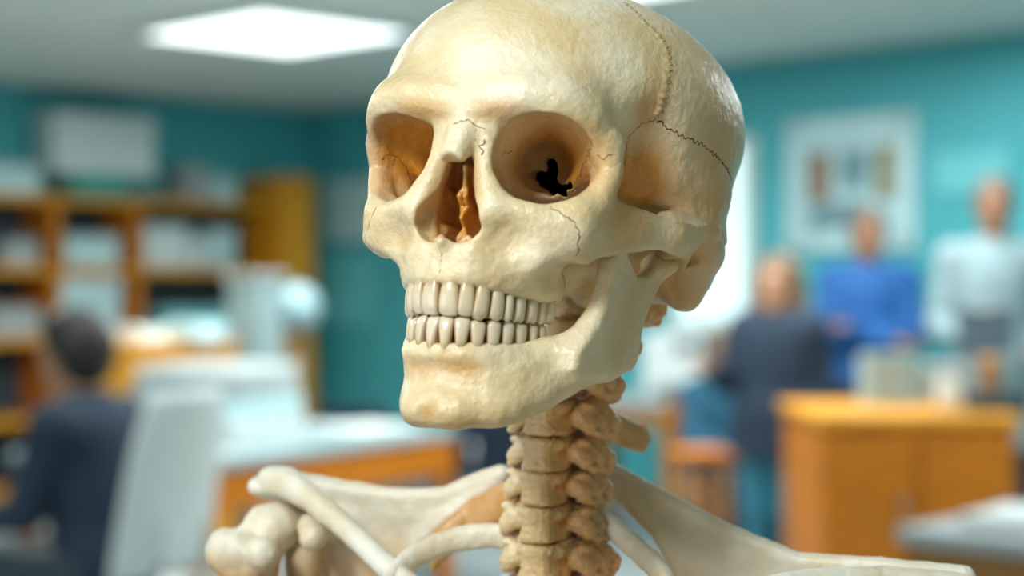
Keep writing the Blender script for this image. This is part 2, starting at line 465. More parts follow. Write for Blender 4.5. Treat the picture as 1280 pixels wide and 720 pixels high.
def bone_material(name, light, dark, stain_shade_c, rough=0.29, bump=0.6, sss=0.07):
    m, nt, b = new_mat(name)
    N = nt.nodes.new; L = nt.links.new
    tc = N('ShaderNodeTexCoord')
    n1 = N('ShaderNodeTexNoise'); n1.inputs['Scale'].default_value = 28; n1.inputs['Detail'].default_value = 6
    L(tc.outputs['Object'], n1.inputs['Vector'])
    mixa = N('ShaderNodeMix'); mixa.data_type = 'RGBA'
    mixa.inputs['A'].default_value = (*light, 1); mixa.inputs['B'].default_value = (*dark, 1)
    rr = N('ShaderNodeMapRange'); rr.inputs['From Min'].default_value = 0.38; rr.inputs['From Max'].default_value = 0.58
    L(n1.outputs['Fac'], rr.inputs['Value']); L(rr.outputs['Result'], mixa.inputs['Factor'])
    at = N('ShaderNodeAttribute'); at.attribute_name = 'stain_shade'
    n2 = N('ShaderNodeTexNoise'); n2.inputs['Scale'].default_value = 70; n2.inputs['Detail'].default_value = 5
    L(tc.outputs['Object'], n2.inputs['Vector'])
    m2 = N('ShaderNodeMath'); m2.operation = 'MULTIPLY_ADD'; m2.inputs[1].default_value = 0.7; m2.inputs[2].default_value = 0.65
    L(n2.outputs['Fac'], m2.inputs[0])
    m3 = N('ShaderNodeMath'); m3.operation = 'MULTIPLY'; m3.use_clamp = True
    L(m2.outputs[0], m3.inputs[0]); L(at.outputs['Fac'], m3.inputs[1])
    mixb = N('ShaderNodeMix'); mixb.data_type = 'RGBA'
    mixb.inputs['B'].default_value = (*stain_shade_c, 1)
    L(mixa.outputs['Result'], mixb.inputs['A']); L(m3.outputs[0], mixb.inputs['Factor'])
    # tiny dark pores
    vo = N('ShaderNodeTexNoise'); vo.inputs['Scale'].default_value = 330; vo.inputs['Detail'].default_value = 2
    L(tc.outputs['Object'], vo.inputs['Vector'])
    pr_ = N('ShaderNodeMapRange'); pr_.inputs['From Min'].default_value = 0.70; pr_.inputs['From Max'].default_value = 0.80
    L(vo.outputs['Fac'], pr_.inputs['Value'])
    mk = N('ShaderNodeMath'); mk.operation = 'MULTIPLY'
    mm = N('ShaderNodeMapRange'); mm.inputs['From Min'].default_value = 0.5; mm.inputs['From Max'].default_value = 0.62
    L(n1.outputs['Fac'], mm.inputs['Value']); L(pr_.outputs['Result'], mk.inputs[0]); L(mm.outputs['Result'], mk.inputs[1])
    mixc = N('ShaderNodeMix'); mixc.data_type = 'RGBA'; mixc.inputs['B'].default_value = (stain_shade_c[0] * .45, stain_shade_c[1] * .4, stain_shade_c[2] * .4, 1)
    L(mixb.outputs['Result'], mixc.inputs['A']); L(mk.outputs[0], mixc.inputs['Factor'])
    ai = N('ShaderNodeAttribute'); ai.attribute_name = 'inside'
    mixd = N('ShaderNodeMix'); mixd.data_type = 'RGBA'; mixd.inputs['B'].default_value = (.006, .010, .018, 1)  # darkness of the hollow braincase put into the colour
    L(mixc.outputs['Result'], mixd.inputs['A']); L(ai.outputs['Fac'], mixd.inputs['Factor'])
    L(mixd.outputs['Result'], b.inputs['Base Color'])
    bp = N('ShaderNodeBump'); bp.inputs['Strength'].default_value = bump; bp.inputs['Distance'].default_value = 0.0012
    n3 = N('ShaderNodeTexNoise'); n3.inputs['Scale'].default_value = 330; n3.inputs['Detail'].default_value = 6; n3.inputs['Roughness'].default_value = 0.6
    L(tc.outputs['Object'], n3.inputs['Vector']); L(n3.outputs['Fac'], bp.inputs['Height']); L(bp.outputs['Normal'], b.inputs['Normal'])
    b.inputs['Roughness'].default_value = rough
    b.inputs['IOR'].default_value = 1.5
    b.inputs['Coat Weight'].default_value = 0.25; b.inputs['Coat Roughness'].default_value = 0.16
    L(bp.outputs['Normal'], b.inputs['Coat Normal'])
    if sss:
        b.inputs['Subsurface Weight'].default_value = sss
        b.inputs['Subsurface Radius'].default_value = (1.0, 0.5, 0.22)
        b.inputs['Subsurface Scale'].default_value = 0.006
    return m

BONE = bone_material('old_ivory_bone', (0.83, 0.73, 0.52), (0.73, 0.555, 0.30), (0.56, 0.225, 0.018))
BONE_PALE = bone_material('pale_bone', (0.84, 0.80, 0.70), (0.74, 0.64, 0.46), (0.54, 0.24, 0.035), rough=0.42)
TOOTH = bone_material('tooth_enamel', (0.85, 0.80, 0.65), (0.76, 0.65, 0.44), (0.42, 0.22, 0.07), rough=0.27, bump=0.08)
SUTURE = plain('dark_suture_line', (0.17, 0.065, 0.025), 0.8)
SUTURE_SOFT = plain('soft_suture_line', (0.36, 0.22, 0.10), 0.7)

# ------------------------------------------------------------------ the pose of the skull in the room
R_SK = np.array(R_SKULL); T_SK = np.array(T_SKULL)
def cam2world(X):                     # camera millimetres (x right, y down, z away) to room metres
    X = np.asarray(X, float)
    return np.stack([X[..., 0], X[..., 2], CAM_H * 1000 - X[..., 1]], -1) / 1000.0
def sk(P):                            # skull millimetres to room metres
    return cam2world(np.asarray(P, float) @ R_SK.T + T_SK)

# the photographed skull is a little narrower on its right side
def WARP(X, jaw=False):
    X = np.array(X, float)
    ax = -X[:, 0]
    t = np.clip(-X[:, 2] / 40.0, 0, 1); t = t * t * (3 - 2 * t)
    f = 0.55 if jaw else 0.17 * t
    st_ = 18 - (6 * np.clip((-X[:, 2] - 86) / 10, 0, 1) if jaw else 0)
    X[:, 0] = np.where(ax > st_, -(ax - f * (ax - st_)), X[:, 0])
    if not jaw:
        X[:, 0] += 4.6 * np.exp(-((X[:, 2] + 54) / 4.5) ** 2) * np.clip((ax - 18) / 10, 0, 1) * (ax < 70)
        X[:, 0] -= 2.2 * np.exp(-((X[:, 2] + 45) / 4) ** 2) * np.clip((ax - 36) / 6, 0, 1)
    X[:, 0] += 2.4 * np.exp(-((X[:, 0] + 8) / 22) ** 2 - ((X[:, 2] + 4) / 20) ** 2 - (X[:, 1] / 26) ** 2)
    return X

def smooth_verts(V, Q, it=2, lam=0.5):
    E = np.concatenate([Q[:, [0, 1]], Q[:, [1, 2]], Q[:, [2, 3]], Q[:, [3, 0]]])
    n = len(V)
    for _ in range(it):
        acc = np.zeros((n, 3)); c = np.zeros(n)
        for d in range(3):
            acc[:, d] = np.bincount(E[:, 0], V[E[:, 1], d], n) + np.bincount(E[:, 1], V[E[:, 0], d], n)
        c = np.bincount(E[:, 0], minlength=n) + np.bincount(E[:, 1], minlength=n)
        V = V + lam * (acc / np.maximum(c, 1)[:, None] - V)
    return V

def set_stain_shade(o, s):  # per-vertex amber: patina plus recess shade held in the colour
    a = o.data.attributes.new('stain_shade', 'FLOAT', 'POINT')
    a.data.foreach_set('value', np.asarray(s, np.float32))

def blob(V, c, r):
    return np.clip(1.25 - np.linalg.norm((V - np.array(c)) / np.array(r), axis=1), 0, 1)

# ------------------------------------------------------------------ skeleton: the root stands on the floor under the neck
ROOT_XY = (0.012, 0.765)
skeleton = empty('skeleton_model', (ROOT_XY[0], ROOT_XY[1], 0), 0,
                 'ivory teaching skeleton with open jaw joints, its skull filling the middle of the picture', 'skeleton')
ROOT = np.array([ROOT_XY[0], ROOT_XY[1], 0.0])

def bone_obj(name, V, Q, parent, mat, stain_shade=None, smooth=True):
    o = mesh_obj(name, V - ROOT, Q, mat, parent, smooth)
    if stain_shade is not None: set_stain_shade(o, stain_shade)
    return o

UPPER_IN = arch(UPPER_ARCH); LOWER_IN = arch(LOWER_ARCH)
def behind_teeth(A_, AR_, z0, z1):
    q = np.array([on_arch(AR_, s, 7.6) for s in np.linspace(0, 54, 40)])
    d = np.min(np.linalg.norm(A_[:, None, :2] - q[None], axis=2), axis=1)
    return ((d < 3.2) & (A_[:, 2] > z0) & (A_[:, 2] < z1)).astype(float)

# skull
vol = skull_volume(SKULL_H)
V, Q = vol.nets(mirror=True)
V = smooth_verts(V, Q, 2)
cav = vol.cavity(V, 7.0, mirror=True)
A_ = V.copy(); A_[:, 0] = np.abs(A_[:, 0])
st = np.clip((cav - 0.56) * 2.6, 0, 1) * 0.9  # shade of the recesses put into the colour along with amber patina
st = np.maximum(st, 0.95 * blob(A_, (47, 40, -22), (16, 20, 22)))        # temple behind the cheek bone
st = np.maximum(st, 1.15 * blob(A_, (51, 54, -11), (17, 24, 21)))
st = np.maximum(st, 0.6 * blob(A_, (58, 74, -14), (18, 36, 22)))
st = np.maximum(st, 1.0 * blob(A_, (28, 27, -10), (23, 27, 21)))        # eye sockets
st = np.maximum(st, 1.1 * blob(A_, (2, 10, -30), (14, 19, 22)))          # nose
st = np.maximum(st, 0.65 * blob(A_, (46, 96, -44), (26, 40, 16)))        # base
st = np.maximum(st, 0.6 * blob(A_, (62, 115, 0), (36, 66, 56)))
st = np.maximum(st, 0.65 * blob(A_, (54, 48, 16), (9, 12, 16)))  # warm shade of the temple hollow put into the colour
st = np.clip(st + np.clip((vol.cavity(V, 2.4, mirror=True) - .58) * 2.5, 0, .6), 0, 1)  # finer crease shade, also put into the colour
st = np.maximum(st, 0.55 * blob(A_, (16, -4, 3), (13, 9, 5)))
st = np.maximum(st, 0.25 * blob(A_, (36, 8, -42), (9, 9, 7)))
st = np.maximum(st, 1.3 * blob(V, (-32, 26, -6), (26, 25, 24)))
st = np.maximum(st, 0.6 * blob(A_, (36, 46, -50), (14, 18, 14)))  # darkness of the hollow behind the upper jaw, painted in
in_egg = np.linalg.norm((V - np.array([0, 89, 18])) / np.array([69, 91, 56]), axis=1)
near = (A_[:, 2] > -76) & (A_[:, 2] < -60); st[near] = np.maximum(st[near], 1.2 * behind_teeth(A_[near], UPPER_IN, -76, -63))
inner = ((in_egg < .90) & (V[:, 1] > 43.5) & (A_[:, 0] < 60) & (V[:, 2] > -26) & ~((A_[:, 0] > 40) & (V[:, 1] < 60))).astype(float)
skull_local = (V.copy(), Q)
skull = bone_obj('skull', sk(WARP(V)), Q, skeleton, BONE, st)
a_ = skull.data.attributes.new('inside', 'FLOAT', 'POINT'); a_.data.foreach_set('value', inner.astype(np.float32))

# mandible
vol = mandible_volume(SKULL_H)
V, Q = vol.nets(mirror=True)
V = smooth_verts(V, Q, 2)
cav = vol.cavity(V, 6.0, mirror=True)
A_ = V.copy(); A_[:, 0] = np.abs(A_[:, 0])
st = np.clip((cav - 0.57) * 2.4, 0, 1) * 0.8  # jaw: amber patina together with painted recess shade
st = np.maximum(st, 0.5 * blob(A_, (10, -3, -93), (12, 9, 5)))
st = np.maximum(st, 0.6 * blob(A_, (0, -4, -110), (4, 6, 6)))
st = np.maximum(st, 0.5 * blob(A_, (8, 2, -114), (14, 9, 5)))  # amber shade under the chin put into the colour
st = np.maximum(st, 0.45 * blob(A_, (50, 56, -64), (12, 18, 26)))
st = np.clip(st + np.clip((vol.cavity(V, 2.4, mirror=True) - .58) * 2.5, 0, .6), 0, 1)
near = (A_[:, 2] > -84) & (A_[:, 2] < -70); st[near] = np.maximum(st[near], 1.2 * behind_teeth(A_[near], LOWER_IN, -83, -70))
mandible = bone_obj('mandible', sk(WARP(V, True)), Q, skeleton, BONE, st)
del vol

# teeth: each a lofted crown with its root in the bone
def make_tooth(parent, A, s0, s1, z_gum, z_edge, kind, upper, seed):
    rnd = random.Random(seed)
    t, X, Y = A
    sm = 0.5 * (s0 + s1); w = abs(s1 - s0) * 0.5
    cx, cy = np.interp(sm, t, X), np.interp(sm, t, Y)
    dx, dy = np.interp(sm + .5, t, X) - np.interp(sm - .5, t, X), np.interp(sm + .5, t, Y) - np.interp(sm - .5, t, Y)
    l = math.hypot(dx, dy); tx, ty = dx / l, dy / l
    ox, oy = (ty, -tx)                                # outward, away from the mouth
    depth = {'incisor': 3.3, 'canine': 3.9, 'premolar': 4.4, 'molar': 5.2}[kind]
    if upper:
        prof = [(-0.55, .62, .7), (-0.2, .72, .86), (0.0, .80, .96), (.2, .89, 1.02), (.45, .97, 1.0), (.7, 1.0, .86), (.88, .97, .66), (.97, .90, .5), (1.0, .74, .36)]
    else:
        prof = [(-0.3, .5, .6), (-0.15, .56, .8), (0.0, .60, .94), (.2, .69, 1.0), (.45, .83, .96), (.7, .95, .82), (.88, .97, .62), (.97, .90, .45), (1.0, .74, .32)]
    if kind in ('molar', 'premolar'):
        prof = [(a, b if upper else .5 * b + .48, max(c, .93 - .3 * max(0, a - .9) * 10 * .5)) for a, b, c in prof]
    H = z_edge - z_gum
    verts = []; n = 20
    lean = rnd.uniform(-.05, .05); tw = rnd.uniform(-.10, .10)
    for a, b, c in prof:
        z = z_gum + H * a
        ww = w * 0.985 * b; dd = depth * c
        front = 0.35 * math.sin(max(0, a) * math.pi) * 1.6 - (0.5 if a >= .97 else 0)
        for k in range(n):
            an = 2 * math.pi * k / n
            ca, sa = math.cos(an), math.sin(an)
            e = 0.72
            u = ww * math.copysign(abs(ca) ** e, ca) + lean * H * a
            d = dd * math.copysign(abs(sa) ** 0.85, sa)
            if sa > 0: d *= 0.62                      # flatter outer face
            d += front
            zz = z
            if a > .93:
                if kind == 'canine': zz -= math.copysign(1.3, H) * abs(ca) ** 1.5
                elif kind in ('molar', 'premolar'): zz -= math.copysign(0.9, H) * (math.cos(an * 4) * .5 + .5 if kind == 'molar' else abs(ca))
                else: zz -= math.copysign(0.5, H) * abs(ca) ** 4
            u2 = u * math.cos(tw) - d * math.sin(tw); d2 = u * math.sin(tw) + d * math.cos(tw)
            dd_in = d2 - depth * 0.55
            verts.append((cx + tx * u2 + ox * dd_in, cy + ty * u2 + oy * dd_in, zz))
    faces = []
    m = len(prof)
    for i in range(m - 1):
        for k in range(n):
            q = [i * n + k, i * n + (k + 1) % n, (i + 1) * n + (k + 1) % n, (i + 1) * n + k]
            faces.append(q if upper else q[::-1])
    verts.append(tuple(np.mean(verts[-n:], axis=0) - np.array([0, 0, math.copysign(.35, H)])))
    e = len(verts) - 1; b = (m - 1) * n
    for k in range(n):
        f = [b + k, b + (k + 1) % n, e]
        faces.append(f if upper else f[::-1])
    P = np.array(verts)
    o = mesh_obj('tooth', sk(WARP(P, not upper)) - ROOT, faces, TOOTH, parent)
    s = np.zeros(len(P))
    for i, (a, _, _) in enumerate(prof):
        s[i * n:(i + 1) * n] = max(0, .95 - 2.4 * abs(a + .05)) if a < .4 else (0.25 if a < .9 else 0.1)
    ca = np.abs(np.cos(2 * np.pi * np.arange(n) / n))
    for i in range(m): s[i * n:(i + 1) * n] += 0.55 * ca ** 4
    set_stain_shade(o, np.clip(s, 0, 1) * .95)
    return o

UP = arch(UPPER_ARCH)
LO = arch(LOWER_ARCH)
ub = UB
lb = LB
uk = ['incisor', 'incisor', 'canine', 'premolar', 'premolar', 'molar', 'molar', 'premolar', 'molar']
lk = ['incisor', 'incisor', 'canine', 'premolar', 'premolar', 'molar', 'molar', 'molar']
gu = [-61.2, -61.0, -60.6, -60.8, -61, -61.2, -61, -60.6, -60.3]
eu = [-73.8, -73.4, -74.5, -74.0, -73.8, -73.5, -73.0, -72.6, -72.0]
gl = [-84.8, -84.6, -84.4, -83.4, -82.6, -81.8, -81, -80.2]
el = [-73.4, -73.2, -73.6, -73.1, -72.8, -72.6, -72.5, -72.1]
for side in (1, -1):
    for i in range(len(uk)):
        make_tooth(skull, UP, side * ub[i], side * ub[i + 1], gu[i], eu[i], uk[i], True, 10 + i + 50 * side)
    for i in range(len(lk)):
        make_tooth(mandible, LO, side * lb[i], side * lb[i + 1], gl[i], el[i], lk[i], False, 30 + i + 50 * side)

# sutures and cracks: thin dark ridged lines laid in the bone surface
def surface_line(name, pts, rad, jag, parent, seed, step=0.7, teeth=0.0, sink=0.15):
    rnd = random.Random(seed)
    pts = [Vector(p) for p in pts]
    # densify
    P = []
    for a, b in zip(pts[:-1], pts[1:]):
        n = max(2, int((b - a).length / step))
        for k in range(n): P.append(a.lerp(b, k / n))
    P.append(pts[-1])
    out = []; nor = []
    ph = rnd.uniform(0, 9)
    for i, p in enumerate(P):
        hit = SK_BVH.find_nearest(p)
        q, nn = hit[0], hit[1]
        d = (P[min(i + 1, len(P) - 1)] - P[max(i - 1, 0)]).normalized()
        side = nn.cross(d).normalized()
        off = jag * (noise.noise(Vector((i * .33 + ph, seed, 0))) * 1.6 + noise.noise(Vector((i * 1.1 + ph, seed + 5, 0))) * .8)
        off += teeth * (1 if (i // 2) % 2 else -1)
        hit = SK_BVH.find_nearest(q + side * off)
        out.append(np.array(hit[0] - hit[1] * sink)); nor.append(np.array(hit[1]))
    verts = []; faces = []; m = 6
    for i, (q, nn) in enumerate(zip(out, nor)):
        d = out[min(i + 1, len(out) - 1)] - out[max(i - 1, 0)]; d = d / (np.linalg.norm(d) + 1e-9)
        s = np.cross(nn, d); s = s / (np.linalg.norm(s) + 1e-9)
        r = rad * (0.7 + 0.6 * rnd.random()) * (0.3 if i in (0, len(out) - 1) else 1)
        for k in range(m):
            an = 2 * math.pi * k / m
            verts.append(q + (s * math.cos(an) + nn * math.sin(an)) * r)
    for i in range(len(out) - 1):
        for k in range(m):
            faces.append([i * m + k, i * m + (k + 1) % m, (i + 1) * m + (k + 1) % m, (i + 1) * m + k])
    faces.append(list(range(m))[::-1]); faces.append([(len(out) - 1) * m + k for k in range(m)])
    return mesh_obj(name, sk(WARP(np.array(verts))) - ROOT, faces, SUTURE_SOFT if name == 'coronal_suture' else SUTURE, parent)

SK_BVH = bvhtree.BVHTree.FromPolygons([tuple(p) for p in skull_local[0]], skull_local[1].tolist())
for k, (nm, pts, r, j, tz) in enumerate(SUTURES):
    tag(surface_line(nm, pts, r, j, skull, 100 + k, teeth=tz), 'thin dark brown line in the bone')
# ------------------------------------------------------------------ the rest of the skeleton, in torso millimetres: x to its left, y to its back, z up, 0 at the lowest neck vertebra
T_AZ = math.radians(25.0)
R_TO = np.array([[math.cos(T_AZ), math.sin(T_AZ), 0], [0, 0, -1], [-math.sin(T_AZ), math.cos(T_AZ), 0]])
T_TO = np.array([13.727, 116.682, 755.0])
def to(P): return cam2world(np.asarray(P, float) @ R_TO.T + T_TO)

def bone_from(name, v, mat, frame, parent=skeleton, cav_r=4.0, gain=2.4, thr=.56, base=0.0, it=1, low=None):
    V, Q = v.nets(); V = smooth_verts(V, Q, it)
    st = np.clip((v.cavity(V, cav_r) - thr) * gain, 0, 1) + base  # amber patina with the shade of hollows in the colour
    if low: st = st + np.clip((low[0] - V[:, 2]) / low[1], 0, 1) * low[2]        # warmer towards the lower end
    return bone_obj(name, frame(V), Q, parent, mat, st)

def vertebra_mesh(seed, spine_len, spine_drop, wide, long_tip=False, slim=False):
    v = Vol((-36, -14, -26), (38, 66, 18), 0.7)
    A = v.add
    A(box((0, -2.5, 0), (9.8, 8.2, 7.4), 2.6))
    A(box((0, 12, 0), (9, 6, 7.2), 3), 1)
    v.sub(path([(-11, -4, 0), (-7, -13.8, 0), (7, -13.8, 0), (11, -4, 0)], 3.0, (1, 1, .6)), 5)     # waist
    for s in (-1, 1):
        A(path([(s * 8.6, -3, 4), (s * 9, 5, 6.5)], [2, 2.4]), 2)
        if not slim:
            A(path([(s * 8, 4, 1), (s * (14 + wide), 2.5, 1), (s * (18 + wide), 3, -2)], [3.0, 3.6, 3.2], (1, 1, .75)), .8)
            A(path([(s * 10, 7, 3), (s * (16 + wide), 7, 2), (s * (20 + wide), 8, -1)], [3.6, 3.8, 3.0], (1, 1, .8)), 1.2)
            A(ell((s * (17 + wide), 3, 5.4), (3.0, 2.8, 2.0)), .8); A(ell((s * (20 + wide), 6, -5.5), (3.0, 3.2, 2.0)), .8)
        A(path([(s * 15, 12, 5.5), (s * 17, 14, -4)], [4.6, 5.2]), 1.5)                                    # facet pillar
        A(path([(s * 18, 13, 3), (s * 22.5, 15, -2)], [3.6, 3.4], (1, 1, .8)), 1.2)
        A(path([(s * 14, 16, -7), (s * 19, 19, -6.5)], [3.4, 3.0]), 1.2)
        A(path([(s * 16, 18, 3), (s * 12, 24, 0)], [3.4, 3.2]), 1.2)
        A(path([(s * 13, 15, 0), (s * 3, 23, -2)], [3.8, 3.4]), 2)                                         # lamina
        A(path([(0, 22, -2), (s * 2.2, spine_len, -spine_drop)], [3.8, 2.8]), 1.5)                         # spine, forked
    if long_tip:
        A(path([(4, 24, -5), (10, 42, -5), (15, 53, -9)], [4.2, 5.0, 4.6], (1, 1, .75)), 3)
    roughen(v, 0.5, 5.5, seed)
    V, Q = v.nets(); V = smooth_verts(V, Q, 1)
    st = np.clip((v.cavity(V, 3.5) - .54) * 2.8, 0, 1) * .95 + np.clip((V[:, 1] + V[:, 0] * .8 + 20) / 40, .0, .68)  # painted recess shade; amber also grows to its left and back
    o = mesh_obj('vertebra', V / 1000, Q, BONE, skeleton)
    set_stain_shade(o, st)
    return o

def place(o, P, yaw, tilt=0.0, scale=1.0):
    w = to(np.array(P, float)) - ROOT
    o.location = w; o.rotation_euler = Euler((math.radians(tilt), 0, -math.radians(yaw)), 'XYZ'); o.scale = (scale,) * 3

vert_protos = [vertebra_mesh(1, 34, 9, 0), vertebra_mesh(2, 36, 12, 1.5), vertebra_mesh(3, 33, 7, 0.5), vertebra_mesh(4, 36, 9, 0, True), vertebra_mesh(5, 30, 6, 0, False, True)]
used = set()
for (P, yaw, tilt, sc, k) in [((16, 15, 112), 30, -6, 1.1, 4), ((9, 7, 95), 31, -6, 1.05, 4), ((4, 0, 77.5), 31, -2, 1.04, 1), ((2, 0, 61), 32, -3, 1.04, 3), ((1, 0, 45.6), 32, -2, 1.0, 0),
                              ((0, 0, 31.2), 31, 0, 1.0, 2), ((0, 0, 16), 30, 2, 1.05, 1), ((0, 0, 0), 29, 4, 1.1, 0), ((0, 3, -18), 27, 6, 1.2, 2), ((0, 7, -37), 25, 8, 1.25, 1), ((0, 12, -57), 25, 8, 1.3, 0), ((0, 18, -78), 25, 8, 1.3, 2)]:
    o = vert_protos[k]
    if k in used: o = link(o.copy(), skeleton)
    used.add(k)
    place(o, P, yaw, tilt, sc)

def sheet_plate(poly, yfun, th, rnd):
    """As plate(), but the polygon lies in (x, z) about the sheet y = yfun(x, z)."""
    fn, lo, hi = plate(poly, yfun, th, rnd)
    return (lambda x, y, z: fn(y, x, z)), [lo[1], lo[0], lo[2]], [hi[1], hi[0], hi[2]]

# shoulder blades
v = Vol((-176, -14, -130), (-26, 76, 50), 1.3)
yr = lambda x, z: 37 + 0.10 * (x + 40) - 0.14 * (z - 10) * (z < 10) + 0.0009 * (x + 90) ** 2 * 0.0
v.add(sheet_plate([(-156, 20), (-154, 27), (-140, 27), (-122, 23), (-90, 21), (-66, 22), (-50, 28), (-40, 34), (-36, 31), (-40, 26), (-53, 19), (-66, 10), (-80, -2), (-92, -30), (-78, -100), (-92, -112), (-112, -70), (-128, -20), (-134, 4), (-146, 10)], yr, 2.6, 2))
v.add(path([(-150, 24, 24), (-122, 31, 22), (-90, 33, 20), (-66, 35, 21), (-49, 37, 28), (-37, 37, 32)], [6.5, 4.5, 3.0, 3.6, 4.2, 4]), 4)
v.add(path([(-40, 37, 27), (-52, 35, 19), (-65, 33, 10), (-78, 31, -2), (-86, 30, -22)], [3.5, 3.5, 4, 4, 3.5]), 3)
v.add(path([(-156, 22, 22), (-140, 24, 22)], [7, 5], (1, .7, 1.3)), 4)
v.add(path([(-118, 26, 4), (-124, 12, 6), (-118, 4, 2)], [7, 6, 6.5]), 5)                                  # coracoid hook
v.add(ell((-134, 22, -12), (9, 10, 17)), 5)
roughen(v, .35, 22, 5)
tag(bone_from('scapula', v, BONE_PALE, to, cav_r=8, gain=1.6, low=(12, 40, .7)), 'pale shoulder blade on the far side of the neck')
v = Vol((0, 14, -130), (186, 90, 52), 1.3)
yl = lambda x, z: 37 + 0.12 * x - 0.10 * (z - 0) * (z < 0)
v.add(sheet_plate([(6, 40), (12, 41), (33, 29), (64, 14), (98, 1), (131, 1), (160, -2), (164, -12), (140, -14), (126, -40), (104, -90), (86, -112), (72, -100), (56, -50), (47, -10), (37, 9), (22, 22), (5, 32)], yl, 2.8, 2))
v.add(path([(8, 38, 38), (33, 41, 27), (64, 45, 12), (98, 50, -1), (131, 54, -2), (166, 57, -5)], [4, 3.4, 3.2, 3.6, 4, 6]), 3)
v.add(path([(6, 37, 33), (22, 39, 23), (36, 41, 10), (46, 43, -8), (54, 47, -44)], [3.2, 3.4, 3.6, 3.6, 3]), 4)
v.add(ell((136, 46, -28), (9, 10, 17)), 5)
roughen(v, .3, 22, 6)
tag(bone_from('scapula', v, BONE_PALE, to, cav_r=8, gain=1.6, low=(-4, 60, .6)), 'pale shoulder blade on the near side, its upper edge running down to the frame edge')

# collar bones
v = Vol((-168, -76, -56), (-10, 44, 42), 1.2)
v.add(path([(-150, 19, 25), (-140, 17, 25), (-124, 10, 20), (-99, 0, 9), (-75, -11, -3), (-50, -24, -13), (-28, -44, -32), (-20, -54, -40)], [7, 7.5, 6.2, 5.4, 5.2, 5.6, 7, 8.5]), 2)
roughen(v, .4, 20, 7)
tag(bone_from('clavicle', v, BONE_PALE, to, cav_r=6, base=0), 'thick pale collar bone slanting down towards the chest')
v = Vol((10, -76, -56), (182, 76, 20), 1.2)
v.add(path([(20, -54, -40), (30, -48, -34), (60, -40, -16), (92, -12, -6), (110, 10, -3), (137, 35, -3.5), (166, 53, -8)], [8.5, 7, 5.4, 5, 5, 5.6, 6.5]), 2)
roughen(v, .4, 20, 8)
tag(bone_from('clavicle', v, BONE_PALE, to, cav_r=6), 'slim pale collar bone just above the bottom edge')

# upper arm bones
for s, (dx, dy, dz), sd in ((-1, (0, 0, 0), 9), (1, (6, 54, -34), 10)):
    v = Vol((-182 if s < 0 else 128, -26 + dy, -300 + dz), (-120 if s < 0 else 190, 36 + dy, 22 + dz), 1.5)
    c = lambda x, y, z: (s * x + (dx if s > 0 else 0), y + dy, z + dz)
    v.add(ell(c(144, 10, 4), (14, 14, 12)))
    v.add(ell(c(161, -4, -6), (9, 9, 11)), 3)
    v.add(ell(c(136, -9, -5), (7, 8, 8)), 2.5)
    v.add(ell(c(150, -9, -3), (6.5, 7, 7)), 2)
    v.add(path([c(150, 0, -10), c(149, 0, -40), c(148, 2, -160), c(147, 4, -290)], [14, 9.5, 8.5, 11]), 6)
    roughen(v, .6, 16, sd)
    tag(bone_from('humerus', v, BONE_PALE, to, cav_r=7, base=0.03, low=(-4 if s < 0 else -40, 16, .85)), 'knobbly upper arm bone at the shoulder')

# ribs, breast bone
def rib(pts, r, sd, name='rib'):
    P = np.array(pts, float)
    t = np.linspace(0, len(P) - 1, 40)
    S = np.stack([np.interp(t, np.arange(len(P)), P[:, i]) for i in range(3)], 1)
    for _ in range(6): S[1:-1] = .25 * S[:-2] + .5 * S[1:-1] + .25 * S[2:]
    v = Vol(S.min(0) - 12, S.max(0) + 12, 1.3)
    v.add(path([tuple(q) for q in S], list(np.full(len(S), r)), (1, 1, .62)), 0)
    roughen(v, .3, 18, sd)
    return bone_from(name, v, BONE_PALE, to, cav_r=6, base=.05)
rib([(-18, 14, 6), (-30, 10, 8), (-48, 4, 5), (-62, -12, -3), (-62, -34, -16), (-40, -52, -34), (-18, -56, -46)], 3.6, 21)
v = Vol((-78, -2, -20), (-8, 40, 40), 1.0)
v.add(path([(-14, 17, 23), (-32, 26, 20), (-50, 28, 11), (-64, 20, -3)], [3.2, 3.4, 3.4, 3], (1, 1, .36)), 0)
roughen(v, .3, 14, 41)
bone_from('rib', v, BONE, to, cav_r=6, base=.75)
rib([(14, 14, 22), (22, 12, 18), (33, 9, 10), (51, 0, 1), (64, -14, -6), (58, -38, -22), (36, -52, -38), (18, -56, -46)], 3.6, 22)
for k, (w_, zb, zf) in enumerate(((76, -24, -74), (88, -44, -98), (97, -64, -120))):
    for s in (-1, 1):
        rib([(s * 14, 20 + 4 * k, zb), (s * w_ * .7, 40, zb - 2), (s * w_, 6, zb - 22), (s * w_ * .86, -40, zb - 42), (s * w_ * .45, -66, zf), (s * 14, -70 - 3 * k, zf + 6)], 4.0, 23 + 2 * k + s)
v = Vol((-34, -88, -160), (34, -44, -34), 1.4)
v.add(box((0, -60, -58), (22, 6, 20), 5, (8, 0, 0))); v.add(box((0, -72, -114), (13, 5, 42), 4, (8, 0, 0)), 4)
bone_from('sternum', v, BONE_PALE, to, cav_r=6)

